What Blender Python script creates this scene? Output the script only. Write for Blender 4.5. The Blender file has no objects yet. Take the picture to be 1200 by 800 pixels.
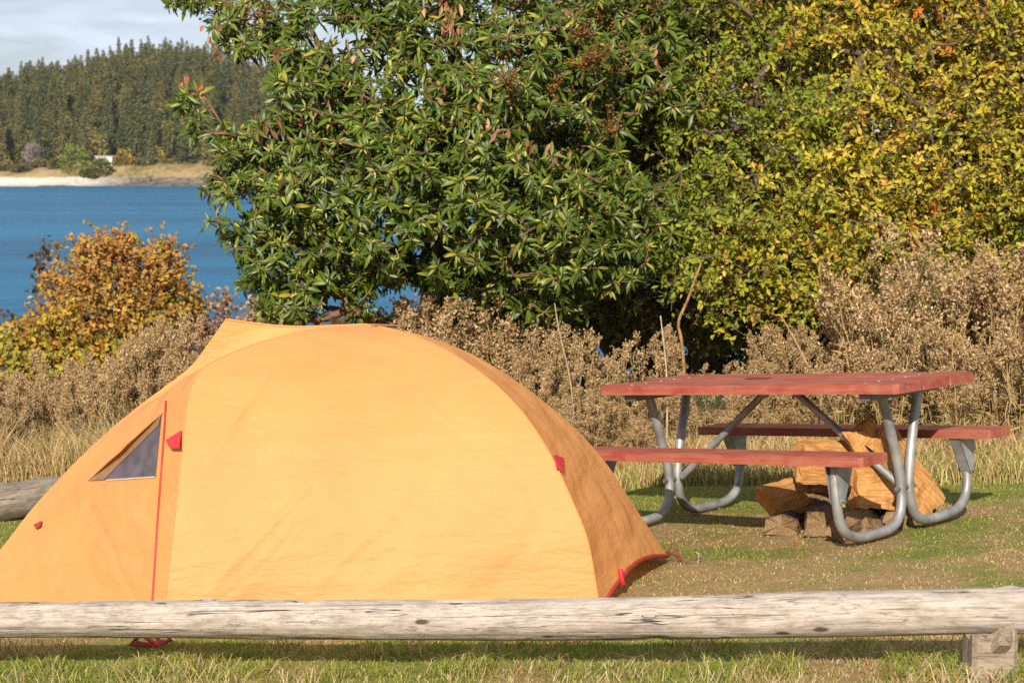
import bpy, math, random
import numpy as np
from mathutils import Vector, Matrix, Euler
from mathutils.bvhtree import BVHTree

rng = np.random.default_rng(11)
random.seed(5)
scene = bpy.context.scene
COL = scene.collection
R = math.radians

# ------------------------------------------------------------------ camera
FPX, PITCH, EYE = 2200.0, R(5.4), 1.406
cd = bpy.data.cameras.new('camera'); cam = bpy.data.objects.new('camera', cd); COL.objects.link(cam)
cam.location = (0, 0, EYE); cam.rotation_euler = (R(90) - PITCH, 0, 0)
cd.sensor_width = 36; cd.lens = 66.0; cd.clip_start = .1; cd.clip_end = 9000
cd.dof.use_dof = True; cd.dof.focus_distance = 8.4; cd.dof.aperture_fstop = 7.0
scene.camera = cam

_s, _c = math.sin(PITCH), math.cos(PITCH)
def ray(px, py):
    a, b = (px - 600) / FPX, (py - 400) / FPX
    return np.array([a, _c - b * _s, -_s - b * _c])
def at(px, py, Y):
    d = ray(px, py); return np.array([0, 0, EYE]) + d * (Y / d[1])

# ------------------------------------------------------------------ noise
def _hash(i, j, k, seed):
    h = (i * 374761393 + j * 668265263 + k * 2147483647 + seed * 1274126177) & 0xffffffff
    h = ((h ^ (h >> 13)) * 1274126177) & 0xffffffff
    h = h ^ (h >> 16)
    return (h & 0xffffff) / float(0xffffff)
def vnoise(p, scale=1.0, seed=0):
    p = np.asarray(p, float) * scale
    f = np.floor(p).astype(np.int64); t = p - f; t = t * t * (3 - 2 * t)
    out = 0
    for di in (0, 1):
        for dj in (0, 1):
            for dk in (0, 1):
                w = (t[:, 0] if di else 1 - t[:, 0]) * (t[:, 1] if dj else 1 - t[:, 1]) * (t[:, 2] if dk else 1 - t[:, 2])
                out = out + w * _hash(f[:, 0] + di, f[:, 1] + dj, f[:, 2] + dk, seed)
    return out
def fbm(p, scale=1.0, seed=0, octv=3):
    s, a, tot = 0, 1.0, 0
    for o in range(octv):
        s = s + a * vnoise(p, scale * 2 ** o, seed + o * 17); tot += a; a *= .5
    return s / tot

# ------------------------------------------------------------------ mesh helpers
class MB:
    """collects vertices, faces and colours; build() links them as one mesh object"""
    def __init__(self):
        self.v, self.n = [], 0; self.loops, self.tot = [], []; self.c = []; self.mi = []
    def add(self, verts, faces, col=(1, 1, 1), mat=0):
        verts = np.asarray(verts, float).reshape(-1, 3); faces = np.asarray(faces, np.int64)
        self.v.append(verts); self.loops.append((faces + self.n).ravel())
        self.tot.append(np.full(len(faces), faces.shape[1], np.int32))
        self.mi.append(np.full(len(faces), mat, np.int32))
        col = np.asarray(col, float)
        if col.ndim == 1: col = np.tile(col, (len(verts), 1))
        self.c.append(col); self.n += len(verts)
    def mesh(self, name, mats, smooth=False):
        me = bpy.data.meshes.new(name)
        v = np.concatenate(self.v); l = np.concatenate(self.loops); t = np.concatenate(self.tot)
        me.vertices.add(len(v)); me.vertices.foreach_set('co', v.astype(np.float32).ravel())
        me.loops.add(len(l)); me.loops.foreach_set('vertex_index', l.astype(np.int32))
        me.polygons.add(len(t)); st = np.zeros(len(t), np.int32); st[1:] = np.cumsum(t)[:-1]
        me.polygons.foreach_set('loop_start', st)
        me.polygons.foreach_set('loop_total', t)
        me.polygons.foreach_set('material_index', np.concatenate(self.mi))
        me.polygons.foreach_set('use_smooth', np.full(len(t), smooth))
        a = me.color_attributes.new('Col', 'FLOAT_COLOR', 'POINT')
        cc = np.ones((len(v), 4), np.float32); cc[:, :3] = np.concatenate(self.c)
        a.data.foreach_set('color', cc.ravel())
        for m in (mats if isinstance(mats, (list, tuple)) else [mats]): me.materials.append(m)
        me.update(calc_edges=True); me.validate()
        return me
    def build(self, name, mats, parent=None, smooth=False):
        return link(name, self.mesh(name, mats, smooth), parent)

def link(name, data, parent=None):
    o = bpy.data.objects.new(name, data); COL.objects.link(o)
    if parent: o.parent = parent
    return o
def tag(o, label=None, cat=None, group=None, kind=None):
    if label: o['label'] = label
    if cat: o['category'] = cat
    if group: o['group'] = group
    if kind: o['kind'] = kind
    return o
def thing(name, label, cat, loc=(0, 0, 0), group=None, mat=None):
    o = bpy.data.objects.new(name, None); COL.objects.link(o); o.empty_display_size = .1
    if mat is not None: o.matrix_world = mat
    else: o.location = loc
    return tag(o, label, cat, group)
def copy_tree(o, parent=None):
    c = o.copy(); COL.objects.link(c)
    if parent: c.parent = parent
    for ch in o.children: copy_tree(ch, c)
    return c

def norm(a): return a / np.maximum(np.linalg.norm(a, axis=-1, keepdims=True), 1e-9)

def add_tube(mb, pts, rad, sides=8, col=(1, 1, 1), cap=True, mat=0, noise=0):
    pts = np.asarray(pts, float); n = len(pts); rad = np.broadcast_to(np.asarray(rad, float), (n,))
    t = norm(np.gradient(pts, axis=0))
    ref = np.array([0, 0, 1.0]) if abs(t[0][2]) < .9 else np.array([1.0, 0, 0])
    a = norm(np.cross(t[0], ref)); V = []
    for i in range(n):
        a = a - t[i] * (a @ t[i]); a = a / np.linalg.norm(a); b = np.cross(t[i], a)
        th = np.linspace(0, 2 * np.pi, sides, endpoint=False)
        r = rad[i] * (1 + noise * (rng.random(sides) - .5))
        V.append(pts[i] + (np.cos(th)[:, None] * a + np.sin(th)[:, None] * b) * np.reshape(r, (-1, 1)))
    V = np.concatenate(V)
    i = np.arange(n - 1)[:, None] * sides; j = np.arange(sides)[None, :]; k = (j + 1) % sides
    F = np.stack([i + j, i + k, i + sides + k, i + sides + j], -1).reshape(-1, 4)
    mb.add(V, F, col, mat)
    if cap:
        for base, rev in ((0, True), ((n - 1) * sides, False)):
            ring = V[base:base + sides]; c = ring.mean(0)
            idx = np.arange(sides); f = np.stack([np.full(sides, sides), idx, (idx + 1) % sides], 1)
            if rev: f = f[:, ::-1]
            mb.add(np.vstack([ring, c]), f, col, mat)

def add_segments(mb, A, B, ra, rb, sides=5, col=(1, 1, 1)):
    """many frustums at once (branches)"""
    A, B = np.asarray(A), np.asarray(B); n = len(A)
    t = norm(B - A); ref = np.where(np.abs(t[:, 2:3]) < .9, np.array([[0, 0, 1.]]), np.array([[1., 0, 0]]))
    a = norm(np.cross(t, ref)); b = np.cross(t, a)
    th = np.linspace(0, 2 * np.pi, sides, endpoint=False)
    ring = np.cos(th)[None, :, None] * a[:, None] + np.sin(th)[None, :, None] * b[:, None]
    V = np.concatenate([A[:, None] + ring * np.reshape(ra, (-1, 1, 1)), B[:, None] + ring * np.reshape(rb, (-1, 1, 1))], 1)
    j = np.arange(sides); k = (j + 1) % sides
    f = np.stack([j, k, sides + k, sides + j], 1)
    F = (f[None] + (np.arange(n) * 2 * sides)[:, None, None]).reshape(-1, 4)
    c = np.asarray(col, float)
    if c.ndim == 2: c = np.repeat(c, 2 * sides, 0)
    mb.add(V.reshape(-1, 3), F, c)

def add_box(mb, lo, hi, col=(1, 1, 1), mat=0, bevel=0):
    x0, y0, z0 = lo; x1, y1, z1 = hi
    V = np.array([(x0, y0, z0), (x1, y0, z0), (x1, y1, z0), (x0, y1, z0), (x0, y0, z1), (x1, y0, z1), (x1, y1, z1), (x0, y1, z1)], float)
    F = [(0, 3, 2, 1), (4, 5, 6, 7), (0, 1, 5, 4), (1, 2, 6, 5), (2, 3, 7, 6), (3, 0, 4, 7)]
    mb.add(V, F, col, mat)

def add_prism(mb, poly, z0, z1, col=(1, 1, 1), mat=0):
    poly = np.asarray(poly, float); n = len(poly)
    V = np.vstack([np.c_[poly, np.full(n, z0)], np.c_[poly, np.full(n, z1)]])
    i = np.arange(n); k = (i + 1) % n
    mb.add(V, np.stack([i, k, n + k, n + i], 1), col, mat)
    mb.add(V[n:], [list(range(n))], col, mat); mb.add(V[:n], [list(range(n))[::-1]], col, mat)

def bevel_mod(o, w, seg=2):
    m = o.modifiers.new('bevel', 'BEVEL'); m.width = w; m.segments = seg; m.limit_method = 'ANGLE'; m.angle_limit = R(40)

def rand_dirs(n, r=rng): return norm(r.normal(size=(n, 3)))

def add_leaves(mb, base, d, up, L, Wd, col, fold=.25, droop=0.0, rows=2, mat=0):
    """n folded leaves; rows = cross rows between base and tip"""
    n = len(base); d = norm(d); side = norm(np.cross(d, up)); up = np.cross(side, d)
    L = np.broadcast_to(L, (n,)).reshape(-1, 1); Wd = np.broadcast_to(Wd, (n,)).reshape(-1, 1)
    fold = np.broadcast_to(fold, (n,)).reshape(-1, 1); droop = np.broadcast_to(droop, (n,)).reshape(-1, 1)
    ts = np.linspace(0, 1, rows + 2); prof = {2: [.0, 1, .85, 0], 3: [0, .8, 1, .65, 0], 1: [0, 1, 0]}[rows]
    V = [base[:, None]]
    for r in range(1, rows + 1):
        mid = base + d * L * ts[r] - up * droop * L * ts[r] ** 2
        w = Wd * .5 * prof[r]
        V += [(mid + side * w + up * fold * w)[:, None], mid[:, None], (mid - side * w + up * fold * w)[:, None]]
    V.append((base + d * L * .98 - up * droop * L)[:, None])
    V = np.concatenate(V, 1); m = V.shape[1]
    tri, quad = [(0, 2, 1), (0, 3, 2)], []
    for r in range(rows - 1):
        q = 1 + 3 * r; quad += [(q, q + 1, q + 4, q + 3), (q + 1, q + 2, q + 5, q + 4)]
    q = 1 + 3 * (rows - 1); tri += [(q, q + 1, m - 1), (q + 1, q + 2, m - 1)]
    off = (np.arange(n) * m)[:, None, None]
    c = np.asarray(col, float); c = np.repeat(c, m, 0) if c.ndim == 2 else c
    k0 = mb.n
    mb.add(V.reshape(-1, 3), (np.array(tri)[None] + off).reshape(-1, 3), c, mat)
    if quad:
        mb.loops.append((np.array(quad)[None] + off).ravel() + k0)
        mb.tot.append(np.full(len(quad) * n, 4, np.int32)); mb.mi.append(np.full(len(quad) * n, mat, np.int32))

def pick(palette, n, r=rng):
    """palette: list of (weight, rgb) -> n jittered colours"""
    w = np.array([p[0] for p in palette], float); c = np.array([p[1] for p in palette], float)
    i = r.choice(len(w), n, p=w / w.sum())
    return c[i] * (1 + .35 * (r.random((n, 1)) - .5)) * (1 + .12 * (r.random((n, 3)) - .5))

# ------------------------------------------------------------------ materials
def newmat(name):
    m = bpy.data.materials.new(name); m.use_nodes = True
    nt = m.node_tree; nt.nodes.clear()
    out = nt.nodes.new('ShaderNodeOutputMaterial'); b = nt.nodes.new('ShaderNodeBsdfPrincipled')
    nt.links.new(b.outputs[0], out.inputs[0]); return m, nt, b, out
def node(nt, t, **kw):
    n = nt.nodes.new(t)
    for k, v in kw.items():
        if isinstance(k, str) and hasattr(n, k): setattr(n, k, v)
    return n
def setin(n, **kw):
    for k, v in kw.items(): n.inputs[k.replace('_', ' ')].default_value = v
    return n
def tex_noise(nt, scale, detail=3, vec=None, dist=0, rough=.5):
    n = nt.nodes.new('ShaderNodeTexNoise'); n.inputs['Scale'].default_value = scale; n.inputs['Detail'].default_value = detail
    n.inputs['Distortion'].default_value = dist; n.inputs['Roughness'].default_value = rough
    if vec: nt.links.new(vec, n.inputs['Vector'])
    return n.outputs['Fac']
def objvec(nt, scale=(1, 1, 1), rot=(0, 0, 0)):
    t = nt.nodes.new('ShaderNodeTexCoord'); m = nt.nodes.new('ShaderNodeMapping')
    m.inputs['Scale'].default_value = scale; m.inputs['Rotation'].default_value = rot
    nt.links.new(t.outputs['Object'], m.inputs[0]); return m.outputs[0]
def ramp(nt, fac, stops, interp='LINEAR'):
    r = nt.nodes.new('ShaderNodeValToRGB'); r.color_ramp.interpolation = interp
    e = r.color_ramp.elements
    while len(e) < len(stops): e.new(.5)
    for i, (p, c) in enumerate(stops):
        e[i].position = p; e[i].color = (*c, 1) if len(c) == 3 else c
    nt.links.new(fac, r.inputs[0]); return r.outputs[0]
def mixc(nt, fac, a, b, mode='MIX'):
    m = nt.nodes.new('ShaderNodeMix'); m.data_type = 'RGBA'; m.blend_type = mode
    for s, v in ((0, fac), (6, a), (7, b)):
        if hasattr(v, 'node'): nt.links.new(v, m.inputs[s])
        else: m.inputs[s].default_value = v if s == 0 else (*v, 1)
    return m.outputs[2]
def mathn(nt, op, a, b=0.0):
    m = nt.nodes.new('ShaderNodeMath'); m.operation = op
    for s, v in ((0, a), (1, b)):
        if hasattr(v, 'node'): nt.links.new(v, m.inputs[s])
        else: m.inputs[s].default_value = v
    return m.outputs[0]
def bump(nt, b, h, strength=.3, dist=.01):
    n = nt.nodes.new('ShaderNodeBump'); n.inputs['Strength'].default_value = strength; n.inputs['Distance'].default_value = dist
    nt.links.new(h, n.inputs['Height']); nt.links.new(n.outputs[0], b.inputs['Normal']); return n

def mat_leaf(name, rough=.5, spec=.4, trans=.25, tcol=None):
    m, nt, b, out = newmat(name)
    a = node(nt, 'ShaderNodeVertexColor', layer_name='Col')
    nt.links.new(a.outputs[0], b.inputs['Base Color']); b.inputs['Roughness'].default_value = rough
    b.inputs['Specular IOR Level'].default_value = spec
    if trans:
        t = nt.nodes.new('ShaderNodeBsdfTranslucent'); mx = nt.nodes.new('ShaderNodeMixShader'); mx.inputs[0].default_value = trans
        hs = nt.nodes.new('ShaderNodeHueSaturation'); hs.inputs['Value'].default_value = 1.5; hs.inputs['Saturation'].default_value = 1.15
        nt.links.new(a.outputs[0], hs.inputs['Color']); nt.links.new(hs.outputs[0], t.inputs[0])
        nt.links.new(b.outputs[0], mx.inputs[1]); nt.links.new(t.outputs[0], mx.inputs[2]); nt.links.new(mx.outputs[0], out.inputs[0])
    return m
def mat_vcol(name, rough=.8, spec=.2, nscale=0, nstr=0):
    m, nt, b, out = newmat(name)
    a = node(nt, 'ShaderNodeVertexColor', layer_name='Col'); c = a.outputs[0]
    if nscale:
        f = tex_noise(nt, nscale, 4, objvec(nt)); c = mixc(nt, 1.0, c, ramp(nt, f, [(.3, (.55,) * 3), (.7, (1.25,) * 3)]), 'MULTIPLY')
        if nstr: bump(nt, b, f, nstr, .01)
    nt.links.new(c, b.inputs['Base Color']); b.inputs['Roughness'].default_value = rough; b.inputs['Specular IOR Level'].default_value = spec
    return m
def mat_plain(name, col, rough=.6, metal=0, spec=.4, nscale=20, var=.2, nstr=0):
    m, nt, b, out = newmat(name)
    f = tex_noise(nt, nscale, 4, objvec(nt))
    lo = tuple(x * (1 - var) for x in col); hi = tuple(min(1, x * (1 + var)) for x in col)
    nt.links.new(ramp(nt, f, [(.3, lo), (.7, hi)]), b.inputs['Base Color'])
    b.inputs['Roughness'].default_value = rough; b.inputs['Metallic'].default_value = metal; b.inputs['Specular IOR Level'].default_value = spec
    if nstr: bump(nt, b, f, nstr, .004)
    return m

M = {}
M['madrone_leaf'] = mat_leaf('madrone_leaf', .40, .32, .14)
M['leaf'] = mat_leaf('leaf', .55, .25, .34)
M['conifer'] = mat_leaf('conifer', .8, .1, .1)
M['dry'] = mat_leaf('dry_plant', .85, .1, .15)
M['grass'] = mat_leaf('grass', .6, .25, .3)
M['bark'] = mat_vcol('bark', .85, .2, 25, .5)

def mat_ground():
    m, nt, b, out = newmat('turf_soil')
    v = objvec(nt)
    big = tex_noise(nt, 1.3, 5, v, .6, .6); mid = tex_noise(nt, 5, 5, v, .3, .65); fine = tex_noise(nt, 60, 4, v, 0, .7); fib = tex_noise(nt, 220, 3, v)
    straw = ramp(nt, fine, [(.25, (.21, .125, .05)), (.5, (.38, .25, .105)), (.75, (.54, .39, .19))])
    green = ramp(nt, fine, [(.25, (.11, .13, .025)), (.55, (.21, .23, .05)), (.8, (.38, .34, .12))])
    va = node(nt, 'ShaderNodeVertexColor', layer_name='Col'); mask = mathn(nt, 'ADD', mathn(nt, 'MULTIPLY', va.outputs[0], .16), mathn(nt, 'ADD', mathn(nt, 'MULTIPLY', mid, .6), mathn(nt, 'MULTIPLY', fine, .2)))
    mk = ramp(nt, mask, [(.40, (0, 0, 0)), (.56, (1, 1, 1))])
    c = mixc(nt, mk, straw, green)
    c = mixc(nt, 1.0, c, ramp(nt, fib, [(.3, (.6,) * 3), (.7, (1.3,) * 3)]), 'MULTIPLY')
    nt.links.new(c, b.inputs['Base Color']); b.inputs['Roughness'].default_value = .95; b.inputs['Specular IOR Level'].default_value = .1
    bump(nt, b, mathn(nt, 'ADD', fine, mathn(nt, 'MULTIPLY', fib, .5)), .9, .02)
    return m
def mat_water():
    m, nt, b, out = newmat('sea_water')
    v = objvec(nt, (.16, .8, 1))
    w1 = tex_noise(nt, .55, 6, v, .4, .62); w2 = tex_noise(nt, 2.6, 4, objvec(nt, (.3, 1, 1)), .2)
    patch = tex_noise(nt, .035, 6, objvec(nt, (.12, 1, 1)), .3, .65)
    c = ramp(nt, patch, [(.36, (.0005, .07, .15)), (.64, (.001, .13, .245))])
    nt.links.new(c, b.inputs['Base Color']); b.inputs['Roughness'].default_value = .3; b.inputs['Specular IOR Level'].default_value = .025
    bump(nt, b, mathn(nt, 'ADD', w1, mathn(nt, 'MULTIPLY', w2, .12)), 1.0, .6)
    return m
def mat_farland():
    m, nt, b, out = newmat('far_land')
    v = objvec(nt); g = nt.nodes.new('ShaderNodeNewGeometry'); sx = nt.nodes.new('ShaderNodeSeparateXYZ'); nt.links.new(g.outputs['Position'], sx.inputs[0])
    n1 = tex_noise(nt, .08, 5, v); n2 = tex_noise(nt, .6, 4, v)
    grass = ramp(nt, mathn(nt, 'ADD', mathn(nt, 'MULTIPLY', n1, .6), mathn(nt, 'MULTIPLY', n2, .4)), [(.36, (.10, .09, .03)), (.5, (.26, .18, .08)), (.64, (.34, .25, .12))])
    rock = ramp(nt, n2, [(.35, (.05, .04, .032)), (.65, (.22, .17, .13))])
    beach = ramp(nt, n2, [(.3, (.4, .34, .27)), (.7, (.6, .54, .45))])
    wet = (.06, .05, .04)
    z = mathn(nt, 'ADD', sx.outputs[2], mathn(nt, 'MULTIPLY', mathn(nt, 'SUBTRACT', n1, .5), 1.6))
    f1 = ramp(nt, mathn(nt, 'ADD', z, 6.2), [(.55, (0, 0, 0)), (.65, (1, 1, 1))])
    xm = ramp(nt, mathn(nt, 'MULTIPLY', mathn(nt, 'ADD', sx.outputs[0], 170), .01), [(.32, (0, 0, 0)), (.46, (1, 1, 1))])
    shore = mixc(nt, xm, beach, rock)
    c = mixc(nt, f1, wet, shore)
    f2 = ramp(nt, mathn(nt, 'MULTIPLY', mathn(nt, 'ADD', z, 4.6), .5), [(.75, (0, 0, 0)), (1.0, (1, 1, 1))])
    c = mixc(nt, f2, c, grass)
    f3 = ramp(nt, mathn(nt, 'MULTIPLY', mathn(nt, 'ADD', z, 0), .2), [(.5, (0, 0, 0)), (.9, (1, 1, 1))])
    c = mixc(nt, f3, c, (.04, .045, .02))
    nt.links.new(c, b.inputs['Base Color']); b.inputs['Roughness'].default_value = .95; b.inputs['Specular IOR Level'].default_value = .05
    bump(nt, b, n2, .5, .5)
    return m
def mat_weathered(name, light, dark, crack=.5, seed=0.0):
    """old grey log: grain runs along local X"""
    m, nt, b, out = newmat(name)
    t = nt.nodes.new('ShaderNodeTexCoord')
    def mv(sc, loc=(0, 0, 0)):
        q = nt.nodes.new('ShaderNodeMapping'); q.inputs['Scale'].default_value = sc; q.inputs['Location'].default_value = (loc[0] + seed, loc[1], loc[2])
        nt.links.new(t.outputs['Object'], q.inputs[0]); return q.outputs[0]
    grain = tex_noise(nt, 1, 6, mv((5, 150, 150)), .3, .6)
    patch = tex_noise(nt, 1, 5, mv((5, 14, 14)), .5, .6)
    blot = tex_noise(nt, 1, 6, mv((20, 60, 60)), .6, .68)
    ck = tex_noise(nt, 1, 3, mv((.8, 30, 30), (3, 1, 2)), .2, .5)
    ck2 = tex_noise(nt, 1, 2, mv((3.4, 75, 75), (9, 4, 2)), .2, .5)
    c = ramp(nt, patch, [(.3, dark), (.5, tuple(.35 * a + .65 * q for a, q in zip(dark, light))), (.68, light)])
    c = mixc(nt, .5, c, ramp(nt, grain, [(.3, (.6, .56, .52)), (.6, (1.1,) * 3)]), 'MULTIPLY')
    c = mixc(nt, .6, c, ramp(nt, blot, [(.36, (.62, .56, .5)), (.55, (1.05,) * 3)]), 'MULTIPLY')
    d1 = mathn(nt, 'ABSOLUTE', mathn(nt, 'SUBTRACT', ck, .5)); d2 = mathn(nt, 'ABSOLUTE', mathn(nt, 'SUBTRACT', ck2, .43))
    gate = ramp(nt, tex_noise(nt, 1, 2, mv((1.6, 9, 9), (5, 5, 5))), [(.48, (0, 0, 0)), (.56, (1, 1, 1))])
    l1 = mathn(nt, 'MULTIPLY', ramp(nt, d1, [(.003, (1, 1, 1)), (.009, (0, 0, 0))]), gate)
    l2 = mathn(nt, 'MULTIPLY', ramp(nt, d2, [(.003, (.5,) * 3), (.007, (0, 0, 0))]), .45)
    ln = mathn(nt, 'MULTIPLY', mathn(nt, 'MAXIMUM', l1, l2), crack * 2)
    c = mixc(nt, ln, c, (.035, .025, .018))
    # knots
    vo = nt.nodes.new('ShaderNodeTexVoronoi'); vo.inputs['Scale'].default_value = 1; nt.links.new(mv((5.2, 15, 15), (2, 7, 1)), vo.inputs['Vector'])
    kn = ramp(nt, vo.outputs['Distance'], [(.10, (1, 1, 1)), (.17, (0, 0, 0))])
    c = mixc(nt, kn, c, (.09, .06, .045))
    nt.links.new(c, b.inputs['Base Color']); b.inputs['Roughness'].default_value = .9; b.inputs['Specular IOR Level'].default_value = .15
    h = mathn(nt, 'SUBTRACT', mathn(nt, 'ADD', mathn(nt, 'MULTIPLY', grain, .35), mathn(nt, 'MULTIPLY', patch, .8)), mathn(nt, 'MULTIPLY', ln, 1.3))
    bump(nt, b, h, .8, .008)
    return m
def mat_fabric(name, col, trans=.3, fine=.25):
    m, nt, b, out = newmat(name)
    v = objvec(nt)
    w1 = tex_noise(nt, 1, 4, objvec(nt, (9, 9, 30)), .5, .55)
    w2 = tex_noise(nt, 45, 3, v, .8, .55); w3 = tex_noise(nt, 1, 3, objvec(nt, (5, 5, 24), (0, .7, 0)), .6)
    pat = tex_noise(nt, 3, 4, v)
    c = ramp(nt, pat, [(.3, tuple(x * .93 for x in col)), (.7, tuple(min(1, x * 1.04) for x in col))])
    nt.links.new(c, b.inputs['Base Color']); b.inputs['Roughness'].default_value = .55; b.inputs['Specular IOR Level'].default_value = .35
    h = mathn(nt, 'ADD', mathn(nt, 'ADD', mathn(nt, 'MULTIPLY', w1, .6), mathn(nt, 'MULTIPLY', w2, fine)), mathn(nt, 'MULTIPLY', w3, .6))
    bp = bump(nt, b, h, .55, .016)
    t = nt.nodes.new('ShaderNodeBsdfTranslucent'); nt.links.new(c, t.inputs[0]); nt.links.new(bp.outputs[0], t.inputs['Normal'])
    mx = nt.nodes.new('ShaderNodeMixShader'); mx.inputs[0].default_value = trans
    nt.links.new(b.outputs[0], mx.inputs[1]); nt.links.new(t.outputs[0], mx.inputs[2]); nt.links.new(mx.outputs[0], out.inputs[0])
    return m
def mat_paint():
    """worn red paint on boards; grain along local X"""
    m, nt, b, out = newmat('worn_red_paint')
    g = tex_noise(nt, 1, 5, objvec(nt, (3, 60, 60)), .3, .6); p = tex_noise(nt, 1, 5, objvec(nt, (5, 9, 9)), .6, .65); s = tex_noise(nt, 70, 3, objvec(nt))
    red = ramp(nt, p, [(.3, (.25, .043, .026)), (.7, (.37, .078, .046))])
    worn = (.34, .14, .085)
    k = ramp(nt, mathn(nt, 'ADD', mathn(nt, 'MULTIPLY', g, .55), mathn(nt, 'MULTIPLY', p, .45)), [(.44, (0, 0, 0)), (.62, (.85,) * 3)])
    c = mixc(nt, k, red, worn)
    c = mixc(nt, ramp(nt, s, [(.70, (0, 0, 0)), (.76, (1, 1, 1))]), c, (.45, .30, .25))
    nt.links.new(c, b.inputs['Base Color']); b.inputs['Roughness'].default_value = .58; b.inputs['Specular IOR Level'].default_value = .4
    bump(nt, b, mathn(nt, 'ADD', g, mathn(nt, 'MULTIPLY', k, -.5)), .35, .004)
    return m
def mat_galv(name='galvanised_steel', k=1.0):
    m, nt, b, out = newmat(name)
    n1 = tex_noise(nt, 9, 5, objvec(nt), .3, .6); n2 = tex_noise(nt, 120, 2, objvec(nt))
    c = ramp(nt, n1, [(.3, (.20 * k, .19 * k, .18 * k)), (.55, (.34 * k, .33 * k, .31 * k)), (.75, (.48 * k, .47 * k, .45 * k))])
    c = mixc(nt, ramp(nt, n2, [(.66, (0, 0, 0)), (.75, (.4,) * 3)]), c, (.16, .11, .08))
    nt.links.new(c, b.inputs['Base Color']); b.inputs['Metallic'].default_value = .45; b.inputs['Roughness'].default_value = .5
    bump(nt, b, n2, .08, .002)
    return m
def mat_split_wood(name, a, d):
    m, nt, b, out = newmat(name)
    g = tex_noise(nt, 1, 6, objvec(nt, (5, 110, 110)), .4, .7); p = tex_noise(nt, 1, 4, objvec(nt, (6, 12, 12)), .5)
    c = ramp(nt, g, [(.36, d), (.56, a)])
    c = mixc(nt, .7, c, ramp(nt, p, [(.35, (.7, .6, .5)), (.65, (1.1,) * 3)]), 'MULTIPLY')
    nt.links.new(c, b.inputs['Base Color']); b.inputs['Roughness'].default_value = .8; b.inputs['Specular IOR Level'].default_value = .2
    bump(nt, b, mathn(nt, 'ADD', g, p), .8, .012)
    return m
M['ground'] = mat_ground(); M['water'] = mat_water(); M['farland'] = mat_farland()
M['log'] = mat_weathered('weathered_log', (.47, .405, .335), (.31, .255, .205), .55)
M['old_log'] = mat_weathered('old_grey_log', (.29, .24, .185), (.15, .12, .09), .4, 7.0)
M['post'] = mat_weathered('post_wood', (.36, .29, .215), (.22, .17, .12), .35, 3.0)
M['fly'] = mat_fabric('orange_nylon', (.85, .405, .128), .40)
M['red_web'] = mat_plain('red_webbing', (.31, .03, .014), .6, nscale=60, var=.15)
M['dark_web'] = mat_plain('dark_red_cord', (.20, .03, .02), .7, nscale=60, var=.2); M['peg'] = mat_plain('peg_metal', (.5, .5, .48), .4, .6, nscale=60, var=.1)
M['red_flap'] = mat_plain('red_flap_fabric', (.55, .02, .022), .55, nscale=40, var=.1)
M['mesh'] = mat_plain('dark_mesh', (.09, .07, .078), .6, nscale=14, var=.3)
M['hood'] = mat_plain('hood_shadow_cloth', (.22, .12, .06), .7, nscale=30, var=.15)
M['white'] = mat_plain('white_trim', (.55, .45, .36), .6, nscale=30, var=.05)
M['char'] = mat_plain('charred_paint', (.10, .035, .03), .8, nscale=60, var=.5); M['paint'] = mat_paint(); M['galv'] = mat_galv(); M['galv_dark'] = mat_galv('dull_steel', .6)
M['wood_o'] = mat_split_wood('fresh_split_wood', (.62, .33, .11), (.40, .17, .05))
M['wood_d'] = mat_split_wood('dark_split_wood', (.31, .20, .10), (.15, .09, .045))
M['wood_bark'] = mat_plain('log_bark', (.10, .06, .04), .95, nscale=30, var=.5, nstr=.8)
M['shed_white'] = mat_plain('white_cladding', (.75, .74, .72), .6, nscale=3, var=.05)
M['shed_roof'] = mat_plain('grey_roofing', (.5, .49, .48), .7, nscale=3, var=.1)
M['dark_glass'] = mat_plain('dark_glass', (.03, .03, .035), .2, nscale=3, var=.1)

# ------------------------------------------------------------------ terrain
SEA = -5.6
def smooth(a, b, x):
    t = np.clip((x - a) / (b - a), 0, 1); return t * t * (3 - 2 * t)
def gz(x, y):
    x = np.asarray(x, float); y = np.asarray(y, float)
    edge = 20.0 + .9 * np.maximum(0, x + 1.0) + .8 * np.sin(x * .5)
    yy = np.minimum(y, edge)
    near = .0633 * 10 * np.tanh(x / 10) - .0572 * np.maximum(yy, -3)
    dist = np.hypot(x / 3.2, y - 8.5)
    p = np.stack([x, y, 0 * x], -1).reshape(-1, 3)
    near = near + ((fbm(p, .9, 3) - .5) * .05 + (fbm(p, .25, 8) - .5) * .25 * smooth(4, 9, dist).ravel()).reshape(x.shape)
    k = smooth(0, 6, y - edge)
    return near * (1 - k) + (SEA - 1.6) * k
def green_bias(x, y):
    p = np.stack([x, y, 0 * x], 1); g = .62 * fbm(p, .9, 33, 3) + .38 * fbm(p, 4.0, 35, 2)
    g = g + .17 * np.exp(-((y - 8.95 + .2 * x) / .26) ** 2) - .22 * np.exp(-((y - 7.8 + .12 * x) / .6) ** 2) + .15 * smooth(9.6, 10.6, y) - .035 - .075 * (1 - smooth(6.6, 7.2, y))
    return g
def is_green(x, y): return np.clip((green_bias(x, y) - .375) * 5.5, 0, 1)
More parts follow.
